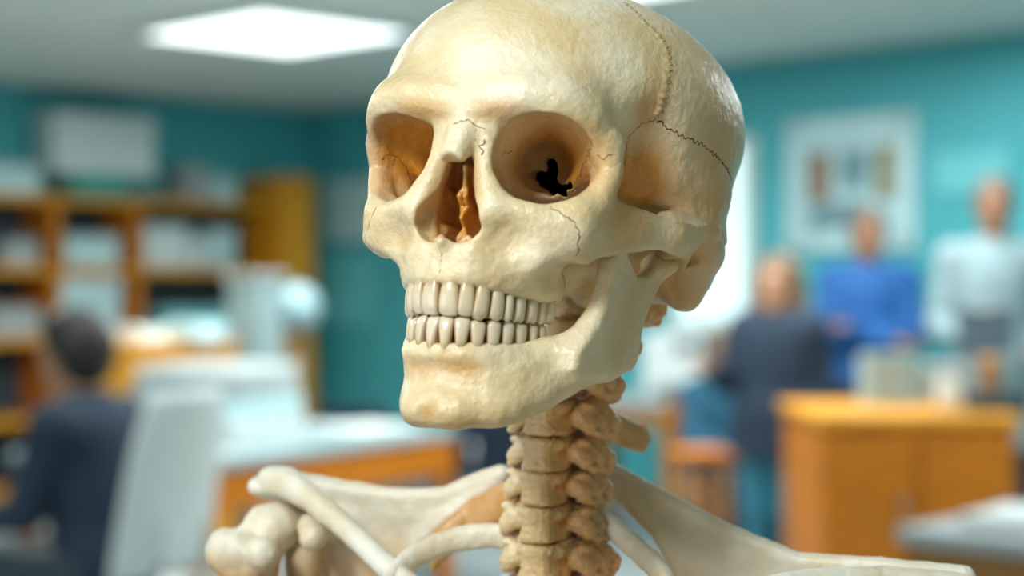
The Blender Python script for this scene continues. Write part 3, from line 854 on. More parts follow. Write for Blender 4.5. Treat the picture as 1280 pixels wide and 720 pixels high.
# the stand that carries it
STEEL = plain('brushed_steel', (.45, .46, .47), .35, .08, 20, 1.0)
PLASTIC_DARK = plain('black_plastic', (.03, .03, .033), .5)
def tube(name, pts, rad, mat, parent=None, n=16, cap=True):
    P = [Vector(p) for p in pts]; verts = []; faces = []
    rads = rad if hasattr(rad, '__len__') else [rad] * len(P)
    for i, p in enumerate(P):
        d = (P[min(i + 1, len(P) - 1)] - P[max(i - 1, 0)]).normalized()
        u = d.orthogonal().normalized() if i == 0 else (u - d * u.dot(d)).normalized()
        w_ = d.cross(u)
        for k in range(n):
            a = 2 * math.pi * k / n
            verts.append(p + (u * math.cos(a) + w_ * math.sin(a)) * rads[i])
    for i in range(len(P) - 1):
        for k in range(n): faces.append([i * n + k, i * n + (k + 1) % n, (i + 1) * n + (k + 1) % n, (i + 1) * n + k])
    if cap: faces.append(list(range(n))[::-1]); faces.append([(len(P) - 1) * n + k for k in range(n)])
    return mesh_obj(name, verts, faces, mat, parent)
pz = float((to([0, 24, -80]) - ROOT)[2]); px_, py_ = (to([0, 30, -80]) - ROOT)[:2]
tube('stand_pole', [(px_, py_, 0.05), (px_, py_, pz)], .011, STEEL, skeleton)
hub = tube('stand_base', [(px_, py_, 0.045), (px_, py_, 0.11)], .03, PLASTIC_DARK, skeleton)
for k in range(5):
    a = k * 2 * math.pi / 5 + .3
    e = (px_ + .26 * math.cos(a), py_ + .26 * math.sin(a))
    tube('base_leg', [(px_, py_, .08), (e[0], e[1], .05)], [.018, .012], PLASTIC_DARK, hub)
    tube('caster', [(e[0] - .012 * math.sin(a), e[1] + .012 * math.cos(a), .024), (e[0] + .012 * math.sin(a), e[1] - .012 * math.cos(a), .024)], .024, PLASTIC_DARK, hub)
# ------------------------------------------------------------------ the classroom
def at(u, v, Y):                      # the point at depth Y metres that the camera sees at (u, v) of the 1280 x 720 frame
    return Vector(((u - 640) / F_PX * Y, Y, CAM_H - (v - 360) / F_PX * Y))

CEIL = 2.6
CORNER = Vector((-1.45, 12.5, 0))
AL = Vector((-1, -1, 0)).normalized()         # along the left wall, away from the corner
AR = Vector((1, -1, 0)).normalized()          # along the right wall
YAW_R = math.radians(-45)                     # local x along the right wall
YAW_L = math.radians(45)                      # local x along the left wall, back towards the corner

WALL = plain('teal_wall_paint', (.085, .47, .52), .55, .06, 1.5)
CEILM = plain('ceiling_tile', (.74, .78, .75), .9, .05, 2.0)
FLOOR = plain('grey_vinyl_floor', (.36, .40, .40), .5, .08, 3.0)
ORANGE = wood('orange_wood', (.62, .185, .003))
ORANGE_L = wood('honey_wood', (.82, .34, .012))
BROWN = wood('brown_wood', (.33, .15, .035))
WHITE = plain('white_laminate', (.74, .80, .79), .4, .03)
PALE = plain('pale_blue_plastic', (.55, .76, .79), .45, .05)
AQUA = plain('aqua_plastic', (.16, .62, .66), .4, .06)
TEALBOX = plain('green_teal_plastic', (.02, .36, .32), .4, .06)
TOPM = plain('grey_blue_laminate', (.33, .44, .46), .35, .04)
GREY = plain('grey_card', (.40, .44, .45), .6, .06)
NAVY = plain('navy_cloth', (.012, .028, .055), .8, .2, 30)
DARK = plain('dark_slate', (.025, .05, .065), .6, .1)
SKIN = plain('skin', (.46, .23, .13), .5, .05, 8)
SKIN_D = plain('tanned_skin', (.37, .16, .08), .5, .05, 8)
PAPER = plain('paper', (.78, .82, .81), .8, .02)

def bm_box(bm, c, half, rot=0.0, bev=0.0):
    r = bmesh.ops.create_cube(bm, size=1.0)
    M = Matrix.Translation(c) @ Matrix.Rotation(rot, 4, 'Z') @ Matrix.Diagonal((half[0] * 2, half[1] * 2, half[2] * 2, 1))
    bmesh.ops.transform(bm, matrix=M, verts=r['verts'])
    if bev:
        es = list({e for vv in r['verts'] for e in vv.link_edges})
        bmesh.ops.bevel(bm, geom=es, offset=bev, segments=3, profile=.5, affect='EDGES')

def bx(name, c, half, mat, parent=None, bev=0.004, rot=0.0):
    bm = bmesh.new(); bm_box(bm, c, half, rot, bev)
    me = bpy.data.meshes.new(name); bm.to_mesh(me); bm.free()
    me.materials.append(mat)
    return link(bpy.data.objects.new(name, me), parent)

def bxs(name, boxes, mat, parent=None, bev=0.004):
    bm = bmesh.new()
    for b in boxes: bm_box(bm, *b[:2], *(b[2:] or ()), bev=bev)
    me = bpy.data.meshes.new(name); bm.to_mesh(me); bm.free()
    me.materials.append(mat)
    return link(bpy.data.objects.new(name, me), parent)

def lathe(name, prof, mat, parent=None, n=28):
    verts = []; faces = []
    for r, z in prof:
        for k in range(n): verts.append((r * math.cos(2 * math.pi * k / n), r * math.sin(2 * math.pi * k / n), z))
    for i in range(len(prof) - 1):
        for k in range(n): faces.append([i * n + k, i * n + (k + 1) % n, (i + 1) * n + (k + 1) % n, (i + 1) * n + k])
    faces.append(list(range(n))[::-1]); faces.append([(len(prof) - 1) * n + k for k in range(n)])
    return mesh_obj(name, verts, faces, mat, parent)

def dup(root, loc, rotz=None, label=None, group=None):
    r = root.copy(); link(r); r.location = loc
    if rotz is not None: r.rotation_euler = (0, 0, rotz)
    if label: r['label'] = label
    if group: r['group'] = group
    for ch in list(root.children):
        c = ch.copy(); link(c, r)
        for g in list(ch.children):
            d = g.copy(); link(d, c)
    return r

# ---- the room itself: four walls round a 12.5 by 11 metre room whose near corner lies behind the camera
def slab(name, p, q, z0, z1, th, mat, side):
    d = (q - p); n = Vector((-d.y, d.x, 0)).normalized() * side * th
    c = (p + q) / 2 + n / 2; c.z = (z0 + z1) / 2
    o = bx(name, (0, 0, 0), (d.length / 2 + th, th / 2, (z1 - z0) / 2), mat, None, 0)
    o.location = c; o.rotation_euler = (0, 0, math.atan2(d.y, d.x))
    o['kind'] = 'structure'
    return o
LEN_L, LEN_R = 12.0, 12.0
PL = CORNER + AL * LEN_L; PR = CORNER + AR * LEN_R; PN = PL + AR * LEN_R
slab('wall_left', CORNER, PL, 0, CEIL, .15, WALL, -1)
slab('wall_right', CORNER, PR, 0, CEIL, .15, WALL, 1)
slab('wall_back', PL, PN, 0, CEIL, .15, WALL, -1)
slab('wall_near', PR, PN, 0, CEIL, .15, WALL, 1)
mid = (CORNER + PN) / 2
for nm, z, mat in (('floor', -.05, FLOOR), ('ceiling', CEIL + .05, CEILM)):
    o = bx(nm, (0, 0, 0), (LEN_R / 2 + .2, LEN_L / 2 + .2, .05), mat, None, 0)
    o.location = (mid.x, mid.y, z); o.rotation_euler = (0, 0, YAW_R); o['kind'] = 'structure'
for nm, p, d, n, yaw, L in (('baseboard_left', CORNER, AL, AR, YAW_L, LEN_L), ('baseboard_right', CORNER, AR, AL, YAW_R, LEN_R)):
    o = bx(nm, (0, 0, 0), (L / 2, .01, .05), GREY, None, .003)
    c = p + d * L / 2 + n * .01; o.location = (c.x, c.y, .05); o.rotation_euler = (0, 0, yaw); o['kind'] = 'structure'

# ---- ceiling lights
GLOW = emit('light_diffuser', (.90, 1.0, 1.0), 2.6)
FRAME = plain('light_frame', (.7, .72, .72), .5)
def ceiling_light(x, y, label, a=.50, b=.47):
    t = empty('ceiling_light', (x, y, CEIL), YAW_R, label, 'ceiling light', 'square ceiling lights')
    bx('diffuser', (0, 0, -.022), (a - .02, b - .02, .012), GLOW, t, .003)
    bxs('frame', [((-a, 0, -.02), (.02, b + .02, .02)), ((a, 0, -.02), (.02, b + .02, .02)), ((0, -b, -.02), (a, .02, .02)), ((0, b, -.02), (a, .02, .02))], FRAME, t)
    return t
L0 = ceiling_light(-1.13, 8.44, 'big bright ceiling light upper left of the skull')
L1 = dup(L0, (.46, 6.78, CEIL), label='ceiling light of which only a sliver shows above the skull')
# ---- things on the right wall
def on_wall_r(u, v, d=0.02):          # a point of the right wall (d in front of it) seen at (u, v)
    r = at(u, v, 1.0) - Vector((0, 0, CAM_H)); n = AL
    p0 = CORNER + n * d
    t = (n.x * p0.x + n.y * p0.y) / (n.x * r.x + n.y * r.y)
    return Vector((r.x * t, r.y * t, CAM_H + r.z * t))
def on_wall_l(u, v, d=0.02):
    r = at(u, v, 1.0) - Vector((0, 0, CAM_H)); n = AR
    p0 = CORNER + n * d
    t = (n.x * p0.x + n.y * p0.y) / (n.x * r.x + n.y * r.y)
    return Vector((r.x * t, r.y * t, CAM_H + r.z * t))

a = on_wall_r(994, 162); b = on_wall_r(1135, 300)
c = (a + b) / 2; W_ = math.hypot(b.x - a.x, b.y - a.y) / 2; H_ = abs(a.z - b.z) / 2
t = empty('framed_picture', c, YAW_R, 'pale framed picture with blurred brown and grey pictures, hanging on the teal wall', 'picture')
bx('backing', (0, 0.005, 0), (W_ - .02, .008, H_ - .02), PALE, t, 0)
bxs('frame', [((-W_, 0, 0), (.05, .02, H_ + .05)), ((W_, 0, 0), (.05, .02, H_ + .05)), ((0, 0, H_), (W_, .02, .05)), ((0, 0, -H_), (W_, .02, .05))], PALE, t)
PH1 = plain('brown_print', (.30, .19, .12), .7, .5, 14); PH2 = plain('grey_print', (.20, .34, .38), .7, .4, 12); PH3 = plain('olive_print', (.30, .26, .13), .7, .5, 14)
for k, (x, z, w_, h_, m) in enumerate(((-.55, .10, .20, .34, PH1), (.08, .18, .26, .26, PH2), (.62, .12, .16, .34, PH3), (-.1, -.42, .34, .18, PH2), (.5, -.42, .22, .18, PALE), (-.6, -.46, .14, .16, PH2))):
    bx('print', (x * W_, -.006, z * H_ * 1.3), (w_ * W_, .004, h_ * H_ * 1.3), m, t, 0)

a = on_wall_r(846, 182); b = on_wall_r(938, 406)
c = (a + b) / 2; W_ = math.hypot(b.x - a.x, b.y - a.y) / 2; H_ = abs(a.z - b.z) / 2
t = empty('window_1', c, YAW_R); t['kind'] = 'structure'
DAY = emit('daylit_glass', (.72, .95, .95), .75)
bx('pane', (0, 0, 0), (W_, .008, H_), DAY, t, 0)
bxs('window_frame', [((-W_, 0, 0), (.03, .025, H_ + .03)), ((W_, 0, 0), (.03, .025, H_ + .03)), ((0, 0, H_), (W_, .025, .03)), ((0, 0, -H_), (W_, .025, .03))], WHITE, t)
bx('window_sill', (0, -.05, -H_ - .045), (W_ + .05, .06, .015), WHITE, t)

for (u0, v0, u1, v1, m, lab) in ((408, 226, 476, 300, PALE, 'pale blank poster on the wall right of the corner, above the lower one'),
                                 (402, 318, 470, 408, AQUA, 'aqua poster on the wall right of the corner, under the pale one'),
                                 (1168, 190, 1262, 240, AQUA, 'wide aqua poster on the teal wall above the man in grey')):
    a = on_wall_r(u0, v0); b = on_wall_r(u1, v1); c = (a + b) / 2
    o = bx('poster', (0, 0, 0), (math.hypot(b.x - a.x, b.y - a.y) / 2, .004, abs(a.z - b.z) / 2), m, None, 0)
    o.location = c; o.rotation_euler = (0, 0, YAW_R); tag(o, lab, 'poster')

# ---- shelves along the left wall
s_of = lambda p: (Vector((p.x, p.y, 0)) - CORNER).dot(AL)
def lw(s, d, z): p = CORNER + AL * s + AR * d; return Vector((p.x, p.y, z))
s_r = s_of(on_wall_l(338, 300, .35)); s_l = s_of(on_wall_l(-60, 300, .35)); s_m = s_of(on_wall_l(168, 300, .35)); s_n = s_of(on_wall_l(66, 300, .35))
def zv(v, Y): return CAM_H - (v - 360) / F_PX * Y
Ys = 10.9
shelf = empty('bookcase', lw((s_r + s_l) / 2, .0, 0), YAW_L, 'long honey coloured wooden bookcase against the teal wall on the left', 'bookcase')
Lh = (s_l - s_r) / 2
def sx(s): return (s_r + s_l) / 2 - s        # local x of a place along the wall
zb = [zv(251, Ys), zv(338, Ys - .2), zv(425, Ys - .2), .55, .12]
for z in zb: bx('shelf', (0, -.2, z), (Lh, .2, .022), ORANGE_L, shelf)
for s in (s_n, s_m): bx('upright', (sx(s), -.2, zb[0] / 2), (.03, .2, zb[0] / 2), ORANGE, shelf)
bx('upright', (sx(s_l), -.2, zb[0] / 2), (.025, .2, zb[0] / 2), ORANGE, shelf)
bx('back_panel', (0, -.012, zb[0] / 2), (Lh, .01, zb[0] / 2), DARK, shelf, 0)
# the tall end cupboard
p = lw(s_r - .14, .0, 0)
t = empty('tall_cupboard', p, YAW_L, 'tall narrow orange wooden cupboard at the right end of the bookcase', 'cupboard')
zt = zv(203, Ys - .3)
bxs('carcass', [((0, -.24, zt / 2), (.135, .23, zt / 2))], ORANGE_L, t, .01)
d_ = bx('door', (0, -.478, zt / 2), (.125, .012, zt / 2 - .02), ORANGE_L, t, .006)
tube('handle', [(.09, -.50, zt / 2 - .08), (.09, -.52, zt / 2 - .05), (.09, -.52, zt / 2 + .05), (.09, -.50, zt / 2 + .08)], .006, STEEL, d_)

def box_on(u0, v0, u1, v1, dist, m, name, label, cat, group=None, lid=None, depth=.13):
    """A lidded box on a shelf: its front is seen between the two corners."""
    a = on_wall_l(u0, v0, dist); b = on_wall_l(u1, v1, dist); w_ = abs(s_of(a) - s_of(b)) / 2; h_ = abs(a.z - b.z) / 2
    return a, b, w_, h_
def crate(u0, u1, z0, z1, m, lidm, name, label, cat, group=None, dist=.34):
    a = on_wall_l(u0, 300, dist); b = on_wall_l(u1, 300, dist)
    s = (s_of(a) + s_of(b)) / 2; w_ = abs(s_of(a) - s_of(b)) / 2; h_ = (z1 - z0)
    t = empty(name, lw(s, .2, z0), YAW_L, label, cat, group)
    bm = bmesh.new()
    bm_box(bm, (0, 0, h_ * .44), (w_, .13, h_ * .44), 0, .012)
    me = bpy.data.meshes.new('container'); bm.to_mesh(me); bm.free(); me.materials.append(m)
    link(bpy.data.objects.new('container', me), t)
    bx('lid', (0, 0, h_ * .94), (w_ + .008, .138, h_ * .06), lidm, t, .006)
    return t
top = zb[0] + .022
crate(92, 160, top, top + .14, TEALBOX, TEALBOX, 'storage_box', 'flat green teal box on top of the bookcase under the big white box', 'box')
crate(70, 195, top + .141, top + .52, WHITE, WHITE, 'storage_box', 'big white box, highest thing on top of the bookcase', 'box')
crate(-40, 52, top, top + .19, PALE, GREY, 'storage_box', 'pale grey box on top of the bookcase at the left edge', 'box')
crate(236, 262, top, top + .24, GREY, GREY, 'storage_box', 'narrow upright grey box on the bookcase left of the tall cupboard', 'box')
crate(268, 296, top, top + .17, PALE, PALE, 'storage_box', 'small pale blue box on the bookcase beside the tall cupboard', 'box')
z1_ = zb[1] + .022
crate(182, 236, z1_, z1_ + .27, WHITE, WHITE, 'storage_box', 'white box on the middle shelf right of the wooden upright', 'box')
crate(240, 262, z1_, z1_ + .20, WHITE, PALE, 'storage_box', 'slim white box with a pale lid on the middle shelf', 'box')
crate(266, 296, z1_, z1_ + .26, PALE, WHITE, 'storage_box', 'pale box with a white lid beside the tall cupboard, middle shelf', 'box')
crate(84, 150, z1_, z1_ + .20, PALE, GREY, 'storage_box', 'pale box with a grey lid on the middle shelf between two uprights', 'box')
crate(6, 50, z1_, z1_ + .18, GREY, DARK, 'storage_box', 'grey box with a dark lid on the middle shelf at the left', 'box')
z2_ = zb[2] + .022
crate(78, 152, z2_, z2_ + .36, PALE, WHITE, 'storage_box', 'tall pale box on the lower shelf above the seated student', 'box')
crate(-10, 52, z2_, z2_ + .20, GREY, BROWN, 'storage_box', 'grey box with a brown lid on the lower shelf at the left edge', 'box')
crate(205, 292, z2_, z2_ + .16, AQUA, PALE, 'storage_box', 'wide aqua box with a pale lid on the lower shelf', 'box')

# ---- low orange cupboard in front of the bookcase, with a round pale globe lamp on a stand beside it
def cupboard(name, label, c, half, yaw, doors, mat, topm=None, cat='cupboard'):
    t = empty(name, c, yaw, label, cat)
    hx, hy, hz = half
    bx('carcass', (0, 0, hz), (hx, hy, hz - .02), mat, t, .006)
    bx('top', (0, -.01, 2 * hz - .012), (hx + .02, hy + .02, .018), topm or mat, t, .006)
    w_ = hx * 2 / doors
    for k in range(doors):
        x = -hx + w_ * (k + .5)
        d = bx('door', (x, -hy - .011, hz), (w_ / 2 - .006, .01, hz - .05), mat, t, .005)
        tube('handle', [(x + w_ * .32, -hy - .02, hz + .04), (x + w_ * .32, -hy - .045, hz + .06), (x + w_ * .32, -hy - .045, hz + .16), (x + w_ * .32, -hy - .02, hz + .18)], .006, STEEL, d)
    return t
c = at(196, 500, 8.6)
cupboard('low_cupboard', 'low orange wooden cupboard behind the seated student', (c.x, c.y, 0), (.30, .22, .54), YAW_L, 2, ORANGE_L)
for k, (u, w_, h_, m, lab) in enumerate(((176, .09, .07, WHITE, 'white tray on the low orange cupboard, left of two'), (245, .09, .10, PALE, 'pale tray on the low orange cupboard, right of two'))):
    p = at(u, 400, 8.55)
    t = empty('paper_tray', (p.x, p.y, 1.09), YAW_L, lab, 'tray')
    bxs('tray', [((0, 0, .008), (w_, .12, .008)), ((-w_, 0, h_ / 2), (.006, .12, h_ / 2)), ((w_, 0, h_ / 2), (.006, .12, h_ / 2)), ((0, .12, h_ / 2), (w_, .006, h_ / 2))], m, t, .002)
    bx('paper_stack', (0, 0, .035), (w_ * .85, .10, .018), PAPER, t, .001)
p = at(318, 500, 9.0)
cupboard('pale_locker', 'grey blue locker in front of the tall orange cupboard', (p.x, p.y, 0), (.085, .12, .71), YAW_L, 1, TOPM, GREY, 'locker')
p = at(372, 385, 9.2)
t = empty('globe_lamp', (p.x, p.y, 0), 0, 'round pale globe lamp on a slim stand by the corner of the room', 'lamp')
GLOBE = emit('globe_glass', (.38, .56, .60), .02)
o = lathe('globe', [(.001, -.125)] + [(.125 * math.cos(a), .125 * math.sin(a)) for a in np.linspace(-1.4, 1.4, 15)] + [(.001, .125)], GLOBE, t); o.location = (0, 0, p.z)
tube('stand', [(0, 0, .02), (0, 0, p.z - .12)], .012, STEEL, t)
lathe('foot', [(.001, 0), (.14, 0), (.14, .015), (.02, .03), (.001, .03)], STEEL, t)

# ---- tables
def table(name, label, c, hx, hy, h, yaw, topm, legm, apron=.06, th=.02):
    t = empty(name, c, yaw, label, 'table')
    bx('tabletop', (0, 0, h - th), (hx, hy, th), topm, t, .006)
    bxs('apron', [((0, -hy + .03, h - 2 * th - apron), (hx - .02, .014, apron)), ((0, hy - .03, h - 2 * th - apron), (hx - .02, .014, apron)),
                  ((-hx + .03, 0, h - 2 * th - apron), (.014, hy - .04, apron)), ((hx - .03, 0, h - 2 * th - apron), (.014, hy - .04, apron))], legm, t)
    for sx_ in (-1, 1):
        for sy_ in (-1, 1): bx('leg', (sx_ * (hx - .05), sy_ * (hy - .05), (h - 2 * th) / 2), (.03, .03, (h - 2 * th) / 2), legm, t)
    return t
e0 = at(250, 578, 6.05); e1 = at(575, 534, 7.58)
d = Vector((e1.x - e0.x, e1.y - e0.y, 0)); yaw = math.atan2(d.y, d.x); nrm = Vector((-d.y, d.x, 0)).normalized()
c = (e0 + e1) / 2 + nrm * .45
TAB1 = table('classroom_table', 'long classroom table with a pale top and orange edge left of the skull', (c.x, c.y, 0), d.length / 2, .45, .75, yaw, TOPM, ORANGE, .075)
# piles on that table
def pile(name, label, P, w_, dp, n, th, yaw, mats, cat, group=None):
    for k in range(n): pass
    t = bx(name, (0, 0, th / 2), (w_, dp, th / 2), mats, None, .004)
    t.location = P; t.rotation_euler = (0, 0, yaw)
    return tag(t, label, cat, group)
def on_tab(x, y, z=.75):
    p = Matrix.Rotation(yaw, 3, 'Z') @ Vector((x, y, 0)); return Vector((c.x + p.x, c.y + p.y, z))
z = .751
for k, (w_, dp, th, m, nm, lab, cat, r) in enumerate((
        (.27, .24, .09, WHITE, 'plastic_tray', 'wide white tray, lowest of the stack on the pale table', 'tray', .1),
        (.25, .23, .08, PALE, 'plastic_tray', 'pale blue tray in the middle of the stack on the pale table', 'tray', -.05),
        (.26, .22, .08, GREY, 'plastic_tray', 'grey tray near the top of the stack on the pale table', 'tray', .06),
        (.27, .21, .04, WHITE, 'plastic_tray', 'flat white tray on top of the stack on the pale table', 'tray', .18))):
    pile(nm, lab, on_tab(-.06, .12, z), w_, dp, 1, th, yaw + r, m, cat); z += th + .001
pile('paper_sheaf', 'loose white papers on the corner of the pale table', on_tab(-.72, -.27, .751), .10, .14, 1, .012, yaw + .5, PAPER, 'paper')
pile('paper_sheaf', 'white papers on the pale table close to the chin of the skull', on_tab(.50, -.2, .751), .20, .16, 1, .02, yaw - .2, PAPER, 'paper')
t = empty('pencil_cup', on_tab(.36, .26, .751), 0, 'brown pencil cup on the pale table behind the white papers', 'cup')
lathe('cup', [(.001, 0), (.05, 0), (.055, .13), (.05, .13), (.046, .01), (.001, .01)], BROWN, t)
for k in range(4): tube('pencil', [(.02 * math.cos(k * 1.7), .02 * math.sin(k * 1.7), .02), (.045 * math.cos(k * 1.7), .045 * math.sin(k * 1.7), .19)], .004, ORANGE_L, t, 8)

# right: orange counter, table with papers, bench with white machine
cA = at(1022, 520, 6.2); cB = at(1262, 520, 6.2)
cc = (cA + cB) / 2
cupboard('counter_unit', 'orange wooden counter unit in the lower right', (cc.x, 6.55, 0), ((cB.x - cA.x) / 2, .42, .45), 0, 2, ORANGE, ORANGE_L, 'counter')
zc = .902
def cpt(u, y, z=zc): return Vector(((u - 640) / F_PX * y, y, z))
def jar(name, label, P, r, h, m, lidm, cat):
    t = empty(name, P, 0, label, cat)
    lathe('jar_body', [(.001, 0), (r, 0), (r * 1.02, h * .7), (r * .8, h * .82), (r * .8, h * .86), (.001, h * .86)], m, t)
    lathe('jar_lid', [(.001, h * .86), (r * .86, h * .86), (r * .86, h), (.001, h)], lidm, t)
    return t
pile('carton', 'tall pale carton on the orange counter, left of the grey one', cpt(1108, 6.75, .905), .09, .08, 1, .19, .1, TOPM, 'box')
pile('carton', 'grey carton on the orange counter behind the jar', cpt(1180, 6.8, .905), .08, .08, 1, .15, -.1, GREY, 'box')
jar('jar', 'white jar with a pale lid on the orange counter', cpt(1186, 6.35), .045, .13, WHITE, PALE, 'jar')
jar('bottle', 'brown bottle with a yellow cap at the right end of the counter', cpt(1238, 6.6), .04, .19, BROWN, ORANGE_L, 'bottle')
pile('dark_case', 'dark flat case at the right end of the counter', cpt(1245, 6.4), .10, .08, 1, .07, 0, DARK, 'case')
p = at(1150, 668, 4.3)
TAB2 = table('side_table', 'small table with a pale grey top and brown edge in the bottom right corner', (p.x + .56, p.y + .12, 0), .42, .42, .75, math.radians(45), GREY, BROWN, .05)
pile('paper_sheaf', 'pale papers on the small table in the bottom right corner', Vector((p.x + .38, p.y + .12, .751)), .16, .2, 1, .03, .9, PAPER, 'paper')

# bench under the whiteboard with a white machine
bp_ = at(838, 498, 9.3)
table('workbench', 'grey topped bench below the bright window behind the jaw of the skull', (bp_.x - .16, 9.34, 0), .50, .34, .78, YAW_R, GREY, BROWN, .05)
t = empty('white_printer', (bp_.x, 9.24, .781), 0, 'white boxy machine on the bench behind the jaw hinge of the skull', 'printer')
bx('housing', (0, 0, .165), (.15, .15, .165), WHITE, t, .03)
bx('output_tray', (0, -.19, .07), (.11, .06, .012), GREY, t, .004)
bx('panel', (.06, -.152, .27), (.05, .006, .03), DARK, t, .003)

# ---- chairs
def chair(name, label, P, yaw, shell, legm, h=.45, back_h=.88, w=.21):
    t = empty(name, P, yaw, label, 'chair')
    def sheet(nm, f, nu=12, nv=12, th=.012):
        vs = []; fs = []
        for s in (0, 1):
            for i in range(nu + 1):
                for j in range(nv + 1):
                    q = f(i / nu * 2 - 1, j / nv); vs.append((q[0], q[1] + s * th * (nm == 'backrest'), q[2] - s * th * (nm == 'seat')))
        n1 = (nu + 1) * (nv + 1)
        for i in range(nu):
            for j in range(nv):
                a = i * (nv + 1) + j; b = a + nv + 1
                fs += [[a, b, b + 1, a + 1], [n1 + a + 1, n1 + b + 1, n1 + b, n1 + a]]
        for i in range(nu):
            a = i * (nv + 1); b = a + nv + 1; fs += [[a, n1 + a, n1 + b, b], [a + nv, b + nv, n1 + b + nv, n1 + a + nv]]
        for j in range(nv):
            a = j; fs.append([a, a + 1, n1 + a + 1, n1 + a]); a = nu * (nv + 1) + j; fs.append([a + 1, a, n1 + a, n1 + a + 1])
        return mesh_obj(nm, vs, fs, shell, t)
    sheet('seat', lambda u, v: (u * w * (1 - .12 * v ** 3), -.20 + .42 * v, h + .02 * u * u - .02 * math.sin(v * math.pi)))
    sheet('backrest', lambda u, v: (u * w * (1 - .25 * v ** 4), .22 + .10 * v - .05 * u * u, h + .06 + (back_h - h - .06) * v))
    for sx_ in (-1, 1):
        tube('leg', [(sx_ * w * .8, -.16, h - .01), (sx_ * w * .95, -.20, 0)], .011, legm, t, 10)
        tube('leg', [(sx_ * w * .8, .19, h - .01), (sx_ * w * .95, .25, 0)], .011, legm, t, 10)
        tube('back_support', [(sx_ * w * .5, .17, h - .01), (sx_ * w * .5, .25, h + .02), (sx_ * w * .5, .275, h + .22)], .010, legm, t, 10)
    return t
# ------------------------------------------------------------------ people (metres in their own frame: x to their left, y behind them, z up)
EYEW = plain('eye_white', (.8, .8, .78), .2); EYED = plain('eye_dark', (.03, .02, .015), .2)
def lerp(a, b, t): return tuple(a[i] + (b[i] - a[i]) * t for i in range(3))

def limb(v, a, b, c, r0, r1, r2, k=.03):
    v.add(cone(a, b, r0, r1), k); v.add(cone(b, c, r1, r2), k)

def hand(v, wrist, elbow, side, curl=.5, s=1.0):
    w_ = Vector(wrist); d = (w_ - Vector(elbow)).normalized()
    up = Vector((0, 0, 1)) if abs(d.z) < .8 else Vector((0, -1, 0))
    sd = d.cross(up).normalized(); nm = sd.cross(d).normalized()           # across the palm, out of its back
    palm = w_ + d * .05 * s
    v.add(cone(tuple(w_), tuple(w_ + d * .03), .026 * s, .027 * s), .012)
    for q in (-1, -.33, .33, 1):
        v.add(cone(tuple(w_ + d * .02 + sd * q * .012 * s), tuple(w_ + d * .088 * s + sd * q * .027 * s), .014 * s, .0115 * s), .008)
    for q, L in zip((-1, -.33, .33, 1), (.062, .076, .080, .070)):
        p = w_ + d * .09 * s + sd * q * .027 * s
        dd = d.copy()
        for seg in range(3):
            dd = (dd - nm * curl * .5).normalized()
            e = p + dd * L * .4 * s
            v.add(cone(tuple(p), tuple(e), (.0095 - .001 * seg) * s, (.0088 - .001 * seg) * s), .002); p = e
    p = w_ + d * .03 * s + sd * -side * .026 * s
    e = p + (d * .035 + sd * -side * .022 - nm * .01) * s; e2 = e + (d * .03 + sd * -side * .004 - nm * .008) * s
    v.add(cone(tuple(p), tuple(e), .014 * s, .0105 * s), .006); v.add(cone(tuple(e), tuple(e2), .0105 * s, .008 * s), .002)

